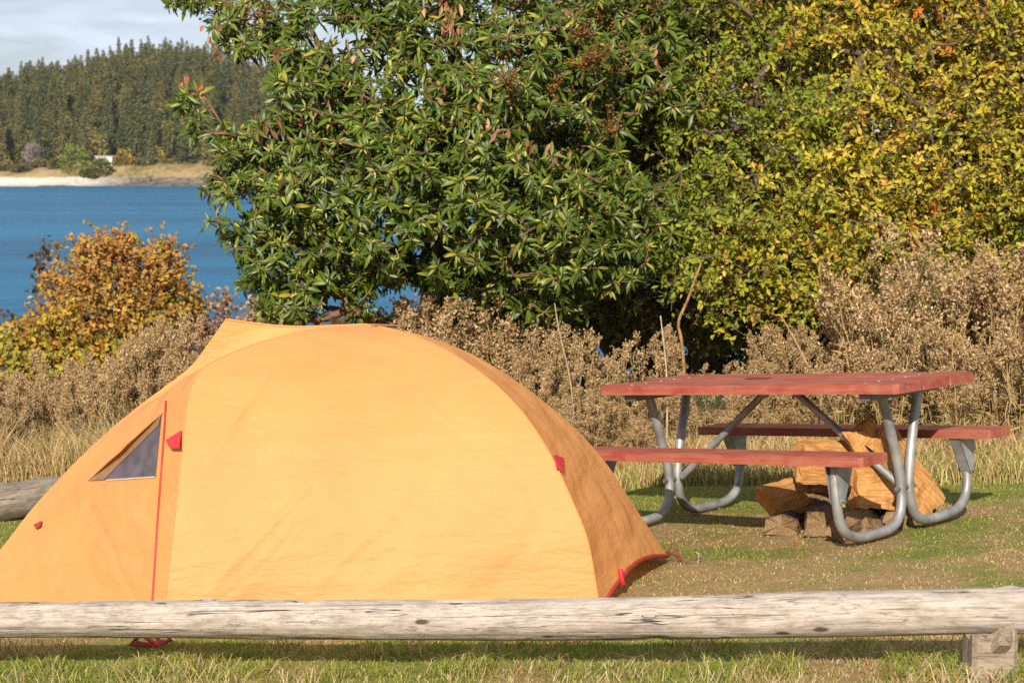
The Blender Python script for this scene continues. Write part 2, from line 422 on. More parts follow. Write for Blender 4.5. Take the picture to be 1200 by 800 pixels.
def grid_sheet(name, xs, ys, zf, mat, cf=None):
    X, Y = np.meshgrid(xs, ys); Z = zf(X, Y); nx, ny = len(xs), len(ys)
    V = np.stack([X, Y, Z], -1).reshape(-1, 3)
    i = np.arange(ny - 1)[:, None] * nx + np.arange(nx - 1)[None]
    F = np.stack([i, i + 1, i + nx + 1, i + nx], -1).reshape(-1, 4)
    mb = MB(); mb.add(V, F, (1, 1, 1) if cf is None else np.repeat(cf(V[:, 0], V[:, 1])[:, None], 3, 1)); return mb.build(name, mat, smooth=True)
xs = np.concatenate([np.linspace(-120, -10, 30)[:-1], np.linspace(-10, 10, 300), np.linspace(10, 120, 30)[1:]])
ys = np.concatenate([np.linspace(-30, 4, 15)[:-1], np.linspace(4, 28, 340), np.linspace(28, 150, 30)[1:]])
tag(grid_sheet('ground', xs, ys, gz, M['ground'], is_green), kind='structure')
mb = MB(); mb.add([(-5000, 5, SEA), (5000, 5, SEA), (5000, 7000, SEA), (-5000, 7000, SEA)], [(0, 1, 2, 3)])
tag(mb.build('sea_water', M['water']), kind='structure')

def farz(x, y):
    sh = 600 + 14 * np.sin(x * .021 + 1) * .3 + 6 * np.sin(x * .09)
    d = y - sh
    xx = x / 600.
    head = 4.4 + 1.6 * np.exp(-((x + 118) / 22) ** 2)
    z = SEA - 1.5 + 2.0 * smooth(-12, 5, d) + head * smooth(7, 20, d) + .03 * np.clip(d - 20, 0, 60)
    # ridge profile as a function of bearing
    b = x / np.maximum(y, 1)
    crest = np.interp(b, [-.6, -.42, -.273, -.20, -.168, -.13, -.06, .2, .6], [22, 29, 35, 46, 46.5, 37, 20, 9, 5])
    z = z + crest * (.25 * smooth(28, 90, d) + .75 * smooth(40, 260, d))
    p = np.stack([x, y, 0 * x], -1).reshape(-1, 3)
    return z + ((fbm(p, .03, 21) - .5) * 5).reshape(x.shape) * smooth(20, 60, d) + ((fbm(p, .2, 25) - .5) * 3.2).reshape(x.shape) * smooth(2, 12, d)
tag(grid_sheet('far_shore', np.linspace(-700, 500, 260), np.concatenate([np.linspace(570, 680, 60)[:-1], np.linspace(680, 1400, 60)]), farz, M['farland']), kind='structure')

# ------------------------------------------------------------------ far forest
def fir_mesh(seed, H, wide, kind='fir', tint=(1, 1, 1), n=900, big=.72):
    r = np.random.default_rng(seed); mb = MB(); cr = MB()
    zz = np.linspace(0, H * .96, 6); add_tube(mb, np.c_[r.normal(0, .06, 6), r.normal(0, .06, 6), zz], np.linspace(.3, .04, 6), 5, (.16, .125, .10))
    if kind == 'fir':
        nl = 15; lev = (.10 + .9 * np.linspace(0, 1, nl) ** .9); k = r.integers(0, nl, n); t = np.clip(lev[k] + r.normal(0, .018, n), .06, 1)
        lr = wide * (1.02 - lev) ** .62 * (.65 + .55 * r.random(nl)); az0 = r.random(nl) * 6.28; rr = lr[k] + .25
        a = r.random(n) * 6.283; rr = rr * (.6 + .45 * np.cos(a * 2 + az0[k]) * .6 + .4 * r.random(n))
    else:
        t = .25 + .75 * r.random(n); a = r.random(n) * 6.283
        rr = wide * np.sqrt(np.clip(1 - (2 * t - 1.15) ** 2 * .85, .03, 1)) * (.55 + .6 * vnoise(np.c_[np.cos(a) * 2, np.sin(a) * 2, t * 5], 1, seed))
    h = t * H; f = .25 + .45 * r.random(n)
    base = np.c_[np.cos(a) * rr * f, np.sin(a) * rr * f, h]
    d = np.c_[np.cos(a), np.sin(a), -.18 + .4 * r.normal(size=n)]
    col = pick([(4, (.088, .100, .036)), (3, (.135, .135, .046)), (1.5, (.18, .155, .055)), (.4, (.2, .14, .07))] if kind == 'fir'
               else [(3, (.13, .14, .04)), (2, (.19, .17, .05)), (.7, (.21, .15, .06))], n, r) * np.array(tint)
    add_leaves(cr, base, d, norm(np.c_[r.normal(0, .6, n), r.normal(0, .6, n) - .3, np.ones(n)]), (np.maximum(rr * .6, .5) + r.random(n) * .6) * big, (.8 + .6 * r.random(n)) * big, col, -.3, .3, 1)
    return mb.mesh('trunk', M['bark']), cr.mesh('crown', M['conifer']), cr
KINDS_ = [(20, 4.0, 'fir', (1, 1, 1)), (22, 3.6, 'fir', (.75, .85, .9)), (17, 4.9, 'fir', (1.2, 1.1, 1)), (15, 4.2, 'fir', (.85, .95, 1)), (21, 4.6, 'fir', (1.05, 1, .9)), (18, 4.0, 'fir', (1.4, 1.2, 1.1)), (13, 4.6, 'round', (1, 1, 1)), (11, 4.2, 'round', (1.25, 1.05, 1))]
FIRS = [fir_mesh(100 + i, *k) for i, k in enumerate(KINDS_)]
LIGHT = [fir_mesh(140 + i, *k, 240, 1.2)[2] for i, k in enumerate(KINDS_)]
spots = []
r = np.random.default_rng(77)
y = 628.0
while y < 945:
    far = min(1, (y - 628) / 300)
    for px in np.arange(-760, 470, 17 - 9.5 * far):
        p = px + r.normal(0, 8 - 4 * far); yy = y + r.normal(0, 4)
        x = (p - 600) / FPX * yy * 1.0045
        spots.append((p, x, yy))
    y += 9.5 + 3 * far
spots = [s for s in spots if not (s[2] < 645 and 105 < s[0] < 215 and r.random() < .7)]
def seen(p): return -10 < p < 305
vis = sorted([s for s in spots if seen(s[0])], key=lambda s: s[2]); rest = [s for s in spots if not seen(s[0])]
back = vis[290:]; vis = vis[:290]
print('far trees', len(vis), 'mass', len(back) + len(rest))
kinds = {}
def fir_place(s, i):
    k = int(r.choice(len(FIRS), p=[.18, .16, .15, .13, .11, .10, .10, .07])) if s[2] < 720 else int(r.choice(6))
    return k, float(farz(np.array([s[1]]), np.array([s[2]]))[0]), r.random() * 6.28, (.5 + .40 * r.random()) * (1 - .58 * min(1, max(0, (s[2] - 650) / 240)))
for i, s in enumerate(vis):
    k, z, a, sc = fir_place(s, i)
    rd = k >= 6
    o = thing('broadleaf_tree' if rd else 'fir_tree', 'small round olive green tree in the wooded hillside across the water' if rd else 'dark green conifer below the ridge line of the wooded hill across the water',
              'tree', (s[1], s[2], z - .4), 'round trees on the far hillside' if rd else 'conifers on the far hillside')
    o.rotation_euler = (0, 0, a); o.scale = (sc, sc, sc * (.9 + .2 * r.random()))
    link('trunk', FIRS[k][0], o); link('crown', FIRS[k][1], o)
# the one tall tree that stands out of the ridge line
mass = MB()
for s in back + rest:
    k, z, a, sc = fir_place(s, 0); src = LIGHT[k]
    ca, sa = math.cos(a) * sc, math.sin(a) * sc
    Rm = np.array([[ca, -sa, 0], [sa, ca, 0], [0, 0, sc]]); off = mass.n
    for v in src.v: mass.v.append(v @ Rm.T + np.array([s[1], s[2], z - .4]))
    for l in src.loops: mass.loops.append(l + off)
    mass.tot += src.tot; mass.mi += src.mi; mass.c += src.c; mass.n += src.n
tag(mass.build('far_forest', M['conifer']), 'dense dark conifer forest covering the hill across the water', 'forest', kind='stuff')
def far_at(px, yy):
    x = (px - 600) / FPX * yy * 1.0045; return x, yy, float(farz(np.array([x]), np.array([yy]))[0])
o = thing('fir_tree', 'tallest conifer, its top rising above the ridge line against the sky', 'tree', far_at(146, 880))
o.scale = (.5, .5, .62); link('trunk', FIRS[4][0], o); link('crown', FIRS[4][1], o)

# far shore bushes, shed, bare tree
def bush_mesh(seed, w, h, pal, n=700, lf=.95):
    r = np.random.default_rng(seed); mb = MB()
    u = rand_dirs(n, r); u[:, 2] = np.abs(u[:, 2]); rad = (.55 + .45 * r.random(n) ** .5) * (.75 + .5 * vnoise(u * 2 + seed, 1.5, seed))
    p = u * rad[:, None] * np.array([w, w, h])
    add_leaves(mb, p, norm(u + r.normal(0, .5, (n, 3))), rand_dirs(n, r), lf * (.7 + .6 * r.random(n)), lf * .8, pick(pal, n, r), .2, .1, 1)
    return mb
for (px, yy, w, h, pal, lab) in [
    (92, 612, 5.0, 9.0, [(3, (.15, .19, .03)), (1, (.22, .22, .04))], 'bright green rounded bush above the pale beach across the water'),
    (123, 614, 3.6, 4.6, [(2, (.10, .11, .025)), (1, (.19, .16, .04))], 'olive bush just below the white hut on the far shore'),
    (149, 622, 3.6, 5.2, [(2, (.30, .20, .04)), (1, (.20, .16, .035))], 'yellow bush right of the white hut on the far shore'),
    (188, 640, 2.4, 4.5, [(2, (.34, .26, .04)), (1, (.2, .18, .04))], 'small yellow tree at the forest foot above the tan headland'),
    (72, 614, 2.6, 3.6, [(2, (.16, .13, .05)), (1, (.12, .12, .03))], 'low brownish bush left of the bright green bush on far shore'),
    (52, 618, 3.0, 3.0, [(2, (.17, .13, .06)), (1, (.11, .11, .03))], 'low brown scrub bush under the bare grey tree on far shore'),
    (30, 613, 3.0, 2.2, [(2, (.15, .11, .05)), (1, (.10, .09, .03))], 'low dark brown scrub between the two tan bushes at left end of the far beach'),
    (-14, 614, 4.0, 3.0, [(2, (.16, .12, .05)), (1, (.10, .10, .03))], 'brown scrub bush at the very left edge above the far beach'),
    (108, 611, 2.4, 2.6, [(2, (.13, .14, .03)), (1, (.16, .12, .04))], 'small dull green bush right beside the bright green bush on the far shore'),
    (168, 626, 2.6, 2.4, [(2, (.2, .15, .05)), (1, (.13, .12, .04))], 'low tan green bush right of the yellow bush on the headland'),
    (212, 630, 4.0, 2.4, [(2, (.17, .15, .05)), (1, (.12, .11, .035))], 'low olive scrub on the headland beside the big tree outline'),
    (12, 616, 4.0, 2.6, [(2, (.2, .15, .07)), (1, (.13, .12, .04))], 'low tan scrub bush at left end of the far beach')]:
    x, y, z = far_at(px, yy)
    o = thing('shore_bush', lab, 'bush', (x, y, z - .3))
    m_ = bush_mesh(int(px) + 50, w, h, pal); m_.build('foliage', M['conifer'], o)
    st = MB(); add_tube(st, [(0, 0, 0), (.1, 0, h * .4), (.05, .1, h * .8)], [.25, .15, .05], 5, (.12, .09, .07)); st.build('stem', M['bark'], o)
x, y, z = far_at(42, 622)
o = thing('bare_tree', 'bare grey leafless tree at the forest edge across the water', 'tree', (x, y, z - .3))
tr = MB(); add_tube(tr, [(0, 0, 0), (.2, 0, 3), (-.1, 0, 6)], [.3, .22, .12], 6, (.3, .24, .2)); tr.build('trunk', M['bark'], o)
tw = MB(); rr = np.random.default_rng(4)
A = np.c_[rr.normal(0, .5, 420), rr.normal(0, .5, 420), 2 + 5 * rr.random(420)]; D = rand_dirs(420, rr); D[:, 2] = np.abs(D[:, 2]) + .3; D = norm(D)
add_segments(tw, A, A + D * (1.5 + 2.2 * rr.random((420, 1))), .09, .03, 3, pick([(1, (.26, .2, .17)), (1, (.33, .27, .24))], 420, rr)); tw.build('crown', M['bark'], o)
x, y, z = far_at(127, 622)
o = thing('hut', 'small white flat roofed hut half hidden by bushes on the far shore', 'hut', (x, y, z + 1.5))
w = MB(); add_box(w, (-2.7, -1.3, -2.4), (2.7, 1.3, 2.0)); w.build('wall', M['shed_white'], o)
w = MB(); add_box(w, (-3.1, -1.6, 2.01), (3.1, 1.6, 2.3)); w.build('roof', M['shed_roof'], o)
for sx in (-1.6,):
    w = MB(); add_box(w, (sx, -1.36, .7), (sx + .7, -1.305, 1.7)); w.build('window', M['dark_glass'], o)

# ------------------------------------------------------------------ tent
TM, ED, EE = np.array([-.538, 7.53]), np.array([.998, .062]), np.array([-.062, .998])
gslope = lambda x, y: .0633 * x - .0572 * y
def tw_(p):      # tent local -> world
    p = np.asarray(p, float); q = TM + p[..., 0:1] * ED + p[..., 1:2] * EE
    return np.concatenate([q, p[..., 2:3] + gslope(q[..., 0:1], q[..., 1:2])], -1)
def resample(P, n):
    P = np.asarray(P, float)
    for _ in range(2):                                   # corner-cutting smoothing, ends kept
        Q = [P[0]]
        for a, b in zip(P[:-1], P[1:]): Q += [a * .75 + b * .25, a * .25 + b * .75]
        P = np.array(Q + [P[-1]])
    s = np.r_[0, np.cumsum(np.linalg.norm(np.diff(P, axis=0), axis=1))]; u = np.linspace(0, s[-1], n)
    return np.stack([np.interp(u, s, P[:, k]) for k in range(3)], 1)
RA = [(.901, 0, 0), (.872, .04, .2), (.852, .06, .30), (.795, .12, .445), (.714, .22, .638), (.598, .36, .823), (.46, .52, .963), (.281, .74, 1.085), (.12, .9, 1.16), (-.062, 1.05, 1.207)]
LA = [(-.884, 0, 0), (-.87, .05, .201), (-.852, .1, .369), (-.83, .22, .655), (-.821, .32, .843), (-.806, .47, 1.024), (-.753, .57, 1.089), (-.58, .70, 1.155), (-.364, .85, 1.2), (-.2, .96, 1.206), (-.062, 1.05, 1.207)]
RIDGE = [(-.062, 1.05, 1.207), (-.292, 1.05, 1.213), (-.374, 1.05, 1.215), (-.509, 1.05, 1.232), (-.645, 1.05, 1.26), (-.706, 1.05, 1.272)]
LS = [(-.706, 1.05, 1.272), (-.797, 1.05, 1.149), (-.864, 1.05, 1.063), (-.974, 1.05, .988), (-1.126, 1.05, .888), (-1.33, 1.05, .725), (-1.468, 1.05, .593), (-1.606, 1.05, .453), (-1.718, 1.05, .31), (-1.865, 1.05, .146), (-2.003, 1.05, .017)]
RS = [(-.062, 1.05, 1.207), (.133, 1.05, 1.163), (.368, 1.05, 1.07), (.537, 1.05, .965), (.655, 1.05, .876), (.754, 1.05, .795), (.889, 1.05, .675), (.993, 1.05, .555), (1.064, 1.05, .460), (1.146, 1.05, .325), (1.236, 1.05, .18), (1.335, 1.05, .03)]
NS, NT = 110, 130
def lerp(a, b, s): return a[None] * (1 - s) + b[None] * s
def patch_front():
    L, Rr = resample(LA, NT), resample(RA, NT)
    s = np.linspace(0, 1, NS)[:, None, None]; P = lerp(L, Rr, s); t = np.linspace(0, 1, NT)[None]
    ss = np.linspace(0, 1, NS)[:, None]
    P[..., 1] += .035 * np.sin(np.pi * ss) * np.sin(np.pi * t) ** .8            # cloth pulled in between the poles
    return P
def coons(bot, top, lef, rig):
    """bot/top run along s, lef/rig run along t"""
    s = np.linspace(0, 1, len(bot))[:, None, None]; t = np.linspace(0, 1, len(lef))[None, :, None]
    ruled1 = lef[None] * (1 - s) + rig[None] * s; ruled2 = bot[:, None] * (1 - t) + top[:, None] * t
    c = (1 - s) * (1 - t) * bot[0] + s * (1 - t) * bot[-1] + (1 - s) * t * top[0] + s * t * top[-1]
    return ruled1 + ruled2 - c
def patch_left():
    a = resample(LA, NT); sp = resample(LS[::-1], NT); top = resample(RIDGE, NS)
    s = np.linspace(0, 1, NS)[:, None]; bot = a[0] * (1 - s) + sp[0] * s; bot[:, 2] += .03 * np.sin(np.pi * s[:, 0])
    P = coons(bot, top, a, sp)
    ss, tt = np.meshgrid(np.linspace(0, 1, NS), np.linspace(0, 1, NT), indexing='ij')
    P[..., 1] += .07 * np.sin(np.pi * ss) * np.sin(np.pi * tt)
    return P
def patch_right():
    a = resample(RA, NT); sp = resample(RS[::-1], NT); hub = np.tile(np.array(RA[-1]), (NS, 1))
    s = np.linspace(0, 1, NS)[:, None]; bot = a[0] * (1 - s) + sp[0] * s
    bot[:, 2] += .075 * np.sin(np.pi * s[:, 0]) ** 1.1
    P = coons(bot, hub, a, sp)
    ss, tt = np.meshgrid(np.linspace(0, 1, NS), np.linspace(0, 1, NT), indexing='ij')
    P[..., 0] -= .05 * np.sin(np.pi * ss) * np.sin(np.pi * tt)
    return P
def wrinkle(P, seed, amp=1.0, folds=()):
    ns, nt_ = P.shape[:2]; n = np.cross(np.gradient(P, axis=0), np.gradient(P, axis=1)); n = norm(n)
    ss, tt = np.meshgrid(np.linspace(0, 1, ns), np.linspace(0, 1, nt_), indexing='ij')
    edge = np.clip(np.minimum(np.minimum(ss, 1 - ss), tt + .2) * 6, 0, 1) * np.clip((1 - tt) * 5, 0, 1)
    q = P.reshape(-1, 3)
    # tension folds running from the upper left to the lower left
    f1 = vnoise(np.c_[(q[:, 0] * .75 - q[:, 2] * .66) * 11, (q[:, 0] * .66 + q[:, 2] * .75) * 1.3, q[:, 1]], 1, seed) - .5
    f2 = vnoise(np.c_[q[:, 0] * 2, q[:, 1] * 3, q[:, 2] * 16], 1, seed + 3) - .5
    f3 = fbm(q, 7, seed + 5) - .5
    h = (.009 * f1 + .006 * f2 + .014 * f3) * amp
    if folds:
        for (x0, h0, x1, h1, w, a) in folds:             # single creases pulled out from the corners
            dx, dh = x1 - x0, h1 - h0; ln = math.hypot(dx, dh); u = ((q[:, 0] - x0) * dx + (q[:, 2] - h0) * dh) / ln ** 2
            v = ((q[:, 0] - x0) * dh - (q[:, 2] - h0) * dx) / ln + .012 * np.sin(u * 7)
            h += a * np.exp(-(v / w) ** 2) * np.clip(1 - (2 * u - 1) ** 2, 0, 1)
    return P + n * (h.reshape(ns, nt_) * edge)[..., None]
def add_patch(mb, P, flip=False, mat=0):
    ns, nt_ = P.shape[:2]; i = np.arange(ns - 1)[:, None] * nt_ + np.arange(nt_ - 1)[None]
    F = np.stack([i, i + nt_, i + nt_ + 1, i + 1], -1).reshape(-1, 4)
    if flip: F = F[:, ::-1]
    mb.add(P.reshape(-1, 3), F, mat=mat)
def mirror(P): Q = P.copy(); Q[..., 1] = 2.1 - Q[..., 1]; return Q
FF = [(-.80, .05, -.15, .75, .016, .009), (-.78, .0, -.3, .45, .012, -.006), (-.80, .62, -.42, 1.12, .014, .007), (-.76, .66, -.30, 1.14, .012, -.006), (-.80, .5, -.55, .98, .012, .006), (-.6, .75, -.25, 1.15, .012, .005),
      (.80, .05, .35, .5, .015, .005), (.78, .2, .45, .75, .012, -.004), (-.3, .1, .2, .6, .02, .005), (.1, .95, .35, .75, .012, .004)]
FL_ = [(-1.9, .1, -1.0, .35, .015, .008), (-1.8, .05, -1.1, .12, .012, -.007), (-1.7, .2, -.95, .5, .014, .006), (-.95, .1, -1.3, .5, .012, .006), (-.9, .75, -1.2, .6, .012, .006)]
PF, PL, PR = wrinkle(patch_front(), 1, .9, FF), wrinkle(patch_left(), 2, 1.5, FL_), wrinkle(patch_right(), 3, 1.5)
org = tw_(np.array([0, 1.05, 0.]))
tent = thing('camping_tent', 'orange dome tent with red zip and dark mesh window pitched behind the log rail', 'tent', org)
def fabric(name, patches, back):
    mb = MB()
    for P in patches: add_patch(mb, tw_(P) - org)
    for P in back: add_patch(mb, tw_(mirror(P)) - org, True)
    return mb.build(name, M['fly'], tent, smooth=True)
fly = fabric('fly', [PF], [PF]); vest_l = fabric('vestibule', [PL], [PL]); vest_r = fabric('vestibule', [PR], [PR])
vest_r['label'] = 'darker end vestibule on the right with red hem'
# pole sleeves: seams standing proud along the arches
sl = MB()
for arch in (RA, LA):
    for mir in (False, True):
        Q = resample(arch, 60)
        if mir: Q = mirror(Q)
        add_tube(sl, tw_(Q) - org, .003, 8)
add_tube(sl, tw_(resample(RIDGE, 30)) - org, .004, 8)
sl.build('pole_sleeve', M['fly'], tent, smooth=True)
hub = MB(); q = tw_(np.array(RA[-1])) - org; add_tube(hub, [q + (.02, -.05, .004), q + (.16, -.05, -.002)], .004, 6); hub.build('top_seam', M['hood'], tent)
# ray casting on to the cloth
mbv = MB()
for P in (PF, PL, PR): add_patch(mbv, tw_(P))
tv = np.concatenate(mbv.v); tf = np.concatenate(mbv.loops).reshape(-1, 4)
bvh = BVHTree.FromPolygons([tuple(v) for v in tv], [tuple(int(a) for a in f) for f in tf])
def cloth(px, py, off=.004):
    d = Vector(ray(px, py)).normalized(); hit, n, _, _ = bvh.ray_cast(Vector((0, 0, EYE)), d)
    if hit is None: return None
    if n.dot(d) > 0: n = -n
    return np.array(hit + n * off) - org
def ribbon(name, pix, w, mat, off=.005, parent=tent):
    pts = [cloth(*p, off) for p in pix]; pts = np.array([p for p in pts if p is not None]); mb = MB()
    t = norm(np.gradient(pts, axis=0)); view = norm(pts + org - np.array([0, 0, EYE])); sd = norm(np.cross(t, view))
    A, B = pts - sd * w / 2, pts + sd * w / 2; off_ = view * .004
    n = len(pts); V = np.concatenate([A, B, A + off_ * 1.5, B + off_ * 1.5]); i = np.arange(n - 1)
    for a, b in ((0, n), (2 * n, 0), (n, 3 * n)): mb.add(V, np.stack([a + i, b + i, b + i + 1, a + i + 1], 1))
    return mb.build(name, mat, parent)
zp = [(195.5, 470), (194, 500), (191, 540), (188, 580), (185, 620), (182.5, 660), (180.5, 690), (179, 712), (178, 735)]
zpd = [(np.interp(t, np.linspace(0, 1, len(zp)), [p[0] for p in zp]), np.interp(t, np.linspace(0, 1, len(zp)), [p[1] for p in zp])) for t in np.linspace(0, 1, 40)]
ribbon('zipper', zpd, .0095, M['red_web'])
# mesh window
def cloth_poly(name, tri, mat, off, n=18, parent=tent):
    a, b, c = [np.array(p, float) for p in tri]; mb = MB(); V = []; F = []; idx = {}
    for i in range(n + 1):
        for j in range(n + 1 - i):
            p = a + (b - a) * i / n + (c - a) * j / n; q = cloth(p[0], p[1], off); idx[i, j] = len(V); V.append(q)
    for i in range(n):
        for j in range(n - i):
            F.append((idx[i, j], idx[i + 1, j], idx[i, j + 1]))
            if i + j < n - 1: F.append((idx[i + 1, j], idx[i + 1, j + 1], idx[i, j + 1]))
    mb.add(V, F); return mb.build(name, mat, parent, smooth=True)
win = cloth_poly('window', [(107, 563), (190, 486), (183, 558)], M['mesh'], .004)
hood = MB(); HP = [cloth(x, y, .006) for x, y in [(103, 564), (125, 543), (148, 522), (170, 502), (192, 483)]]
HO = [cloth(x, y, o_) for x, y, o_ in [(106, 562), (132, 546), (157, 527), (178, 506), (190, 487)] for o_ in [o_]] if False else \
     [cloth(x, y, o_) for x, y, o_ in [(106, 562.5, .006), (131, 547, .03), (154, 528, .045), (174, 507, .03), (190.5, 487, .006)]]
V = np.array(HP + HO); i = np.arange(4); hood.add(V, np.stack([i, i + 1, i + 6, i + 5], 1)); hood.build('hood', M['fly'], win, smooth=True)
ribbon('sill', [(126 + k * 7.1, 562.8 - k * .5) for k in range(9)], .005, M['white'], .006, win)
for t_ in ([(106, 563.5), (190.5, 486), (187, 499)], [(106, 563.5), (187, 499), (123, 562.4)]): cloth_poly('hood_shade_strip', t_, M['hood'], .007, 8, win)  # dark brown strip: the hood's shade on the window, put into colour
# red vent tabs standing off the cloth
def tab(pix, push, name='vent_tab', mat='red_flap', tip=(0, 0, 0)):
    V = np.array([cloth(x, y, .005) for x, y in pix]); mb = MB()
    c = V.mean(0); view = norm(c + org - np.array([0, 0, EYE])); n = len(V)
    O = V.copy()
    for k in range(n): O[k] = V[k] - view * push[k] + np.array(tip)
    O2 = O - view * .004; VV = np.concatenate([O, O2]); k = np.arange(n); kk = (k + 1) % n
    mb.add(VV, np.stack([k, kk, n + kk, n + k], 1)); mb.add(O2, [list(range(n))]); mb.add(O, [list(range(n))[::-1]])
    return mb.build(name, M[mat], tent)
tab([(195, 516), (214, 504), (211, 525), (200, 525)], [.004, .01, .055, .05])
tab([(648, 533), (660, 537), (660, 553), (652, 549)], [.004, .03, .05, .02])
tab([(40, 615), (50, 610), (48, 617), (43, 620)], [.0, .01, .02, .01], 'guy_tab', 'red_web')
# red hem along the right end, and its guy loops and peg
hb = PR[:, 0, :]; mbh = MB(); add_tube(mbh, tw_(hb) - org, .011, 8); add_tube(mbh, tw_(mirror(hb)) - org, .011, 8); mbh.build('hem', M['red_web'], tent, smooth=True)
def web(name, pts, rad, mat, sides=6):
    mb = MB(); add_tube(mb, np.array(pts) - org, rad, sides); return mb.build(name, M[mat], tent, smooth=True)
E = tw_(np.array([1.335, 1.05, .03])); g0 = at(796, 662, 8.62); g0[2] = gz(g0[0], g0[1]) + .02
for k in range(3):
    mid = (E + g0) / 2 + np.array([rng.normal(0, .02), rng.normal(0, .03), .02 + .02 * k])
    web('guy_loop', [E, mid, g0 + rng.normal(0, .012, 3)], .0045, 'dark_web')
web('guy_loop', [g0, g0 + (.03, -.03, .0), g0 + (.07, -.02, .004), g0 + (.10, .0, .01)], .0035, 'dark_web')
web('peg', [g0 + (.085, .0, -.05), g0 + (.09, -.01, .03), g0 + (.075, -.01, .036)], .004, 'peg')
tb = tw_(np.array([1.02, .28, .02])); web('guy_loop', [tb + (0, 0, .09), tb + (.005, -.02, .05), tb + (.01, -.01, .03)], .011, 'red_flap')
Z = tw_(np.array([-.90, -.15, .015]))
for k in range(5):
    a = rng.random() * 6.28
    web('guy_loop', [Z + (0, 0, .05), Z + (.05 * math.cos(a), -.03, .05 + .02 * math.sin(a)), Z + (.08 * math.cos(a), -.06, .015 + .03 * rng.random()), Z + (.03, -.07, .01)], .009, 'red_flap' if k % 2 else 'red_web')
web('peg', [Z + (-.06, -.03, -.03), Z + (-.062, -.035, .03), Z + (-.05, -.04, .035)], .006, 'white')
# inner tent floor so that nothing looks hollow from the side
fl = MB(); add_prism(fl, np.array([(-.86, .05), (.86, .05), (.86, 2.05), (-.86, 2.05)]), 0, .02); v = fl.v[0]
fl2 = MB(); 
for vv, l, t in zip(fl.v, fl.loops, fl.tot):
    pass
q = tw_(np.array([(-.86, .05, .02), (.86, .05, .02), (.86, 2.05, .02), (-.86, 2.05, .02)])) - org; q2 = q - (0, 0, .018)
fl2.add(np.concatenate([q, q2]), [(0, 1, 2, 3), (4, 7, 6, 5), (0, 4, 5, 1), (1, 5, 6, 2), (2, 6, 7, 3), (3, 7, 4, 0)]); fl2.build('groundsheet', M['hood'], tent)

# ------------------------------------------------------------------ log rail, its post, and the old log behind the tent
def log_object(name, A, B, r0, r1, mat, label, cat, seed, sag=.0, nx=260, nth=56, rough=1.0):
    A, B = np.array(A, float), np.array(B, float); L = np.linalg.norm(B - A); x = norm(B - A)
    y = norm(np.cross(np.array([0, 0, 1.]), x)); z = np.cross(x, y)
    mt = Matrix(((x[0], y[0], z[0], A[0]), (x[1], y[1], z[1], A[1]), (x[2], y[2], z[2], A[2]), (0, 0, 0, 1)))
    xs_ = np.linspace(0, L, nx); th = np.linspace(0, 2 * np.pi, nth, endpoint=False)
    X, T = np.meshgrid(xs_, th, indexing='ij'); rad = r0 + (r1 - r0) * X / L
    q = np.stack([X * 1.6, np.cos(T) * 1.2, np.sin(T) * 1.2], -1).reshape(-1, 3)
    d = (fbm(q, 1, seed, 3) - .5).reshape(X.shape) * .014 * rough
    q2 = np.stack([X * 3, np.cos(T) * 9, np.sin(T) * 9], -1).reshape(-1, 3)
    d += (fbm(q2, 1, seed + 9, 2) - .5).reshape(X.shape) * .006 * rough
    rr_ = np.random.default_rng(seed)
    for _ in range(16):                                    # knots and branch stubs
        kx, kt, s = rr_.random() * L, rr_.random() * 6.28, .02 + .015 * rr_.random()
        dt = (T - kt + np.pi) % (2 * np.pi) - np.pi
        d += .008 * rough * np.exp(-((X - kx) / s) ** 2 - (dt * rad / s) ** 2) * rr_.choice([1, 1, -1])
    for _ in range(14):                                    # long drying cracks
        kx, kt, ln = rr_.random() * L, rr_.random() * 6.28, .15 + .5 * rr_.random()
        dt = (T - kt - .05 * np.sin(X * 5) + np.pi) % (2 * np.pi) - np.pi
        d -= .007 * rough * np.exp(-(dt / .06) ** 2) * np.clip(1 - ((X - kx) / ln) ** 2, 0, 1)
    rad = rad + d; bx = .012 * np.sin(X * 1.1 + seed); bz = .008 * np.sin(X * 1.7 + seed * 2) - sag * np.sin(np.pi * X / L)
    V = np.stack([X, np.cos(T) * rad + bx, np.sin(T) * rad + bz], -1).reshape(-1, 3)
    i = np.arange(nx - 1)[:, None] * nth; j = np.arange(nth)[None]; k = (j + 1) % nth
    F = np.stack([i + j, i + k, i + nth + k, i + nth + j], -1).reshape(-1, 4)[:, ::-1]
    mb = MB(); mb.add(V, F)
    for base, rev in ((0, True), ((nx - 1) * nth, False)):
        ring = V[base:base + nth]; idx = np.arange(nth); f = np.stack([np.full(nth, nth), (idx + 1) % nth, idx], 1)
        mb.add(np.vstack([ring, ring.mean(0)]), f if not rev else f[:, ::-1])
    o = mb.build(name, mat, smooth=True); o.matrix_world = mt
    return tag(o, label, cat)
LA_, LB_ = at(-160, 731, 7.12), at(1345, 715.5, 5.86)
LA_, LB_ = LA_ - .18 * (LB_ - LA_), LB_ + .22 * (LB_ - LA_)
log_object('log_rail', LA_, LB_, .064, .078, M['log'], 'long pale weathered log lying as a rail across the front of the tent', 'log rail', 12)
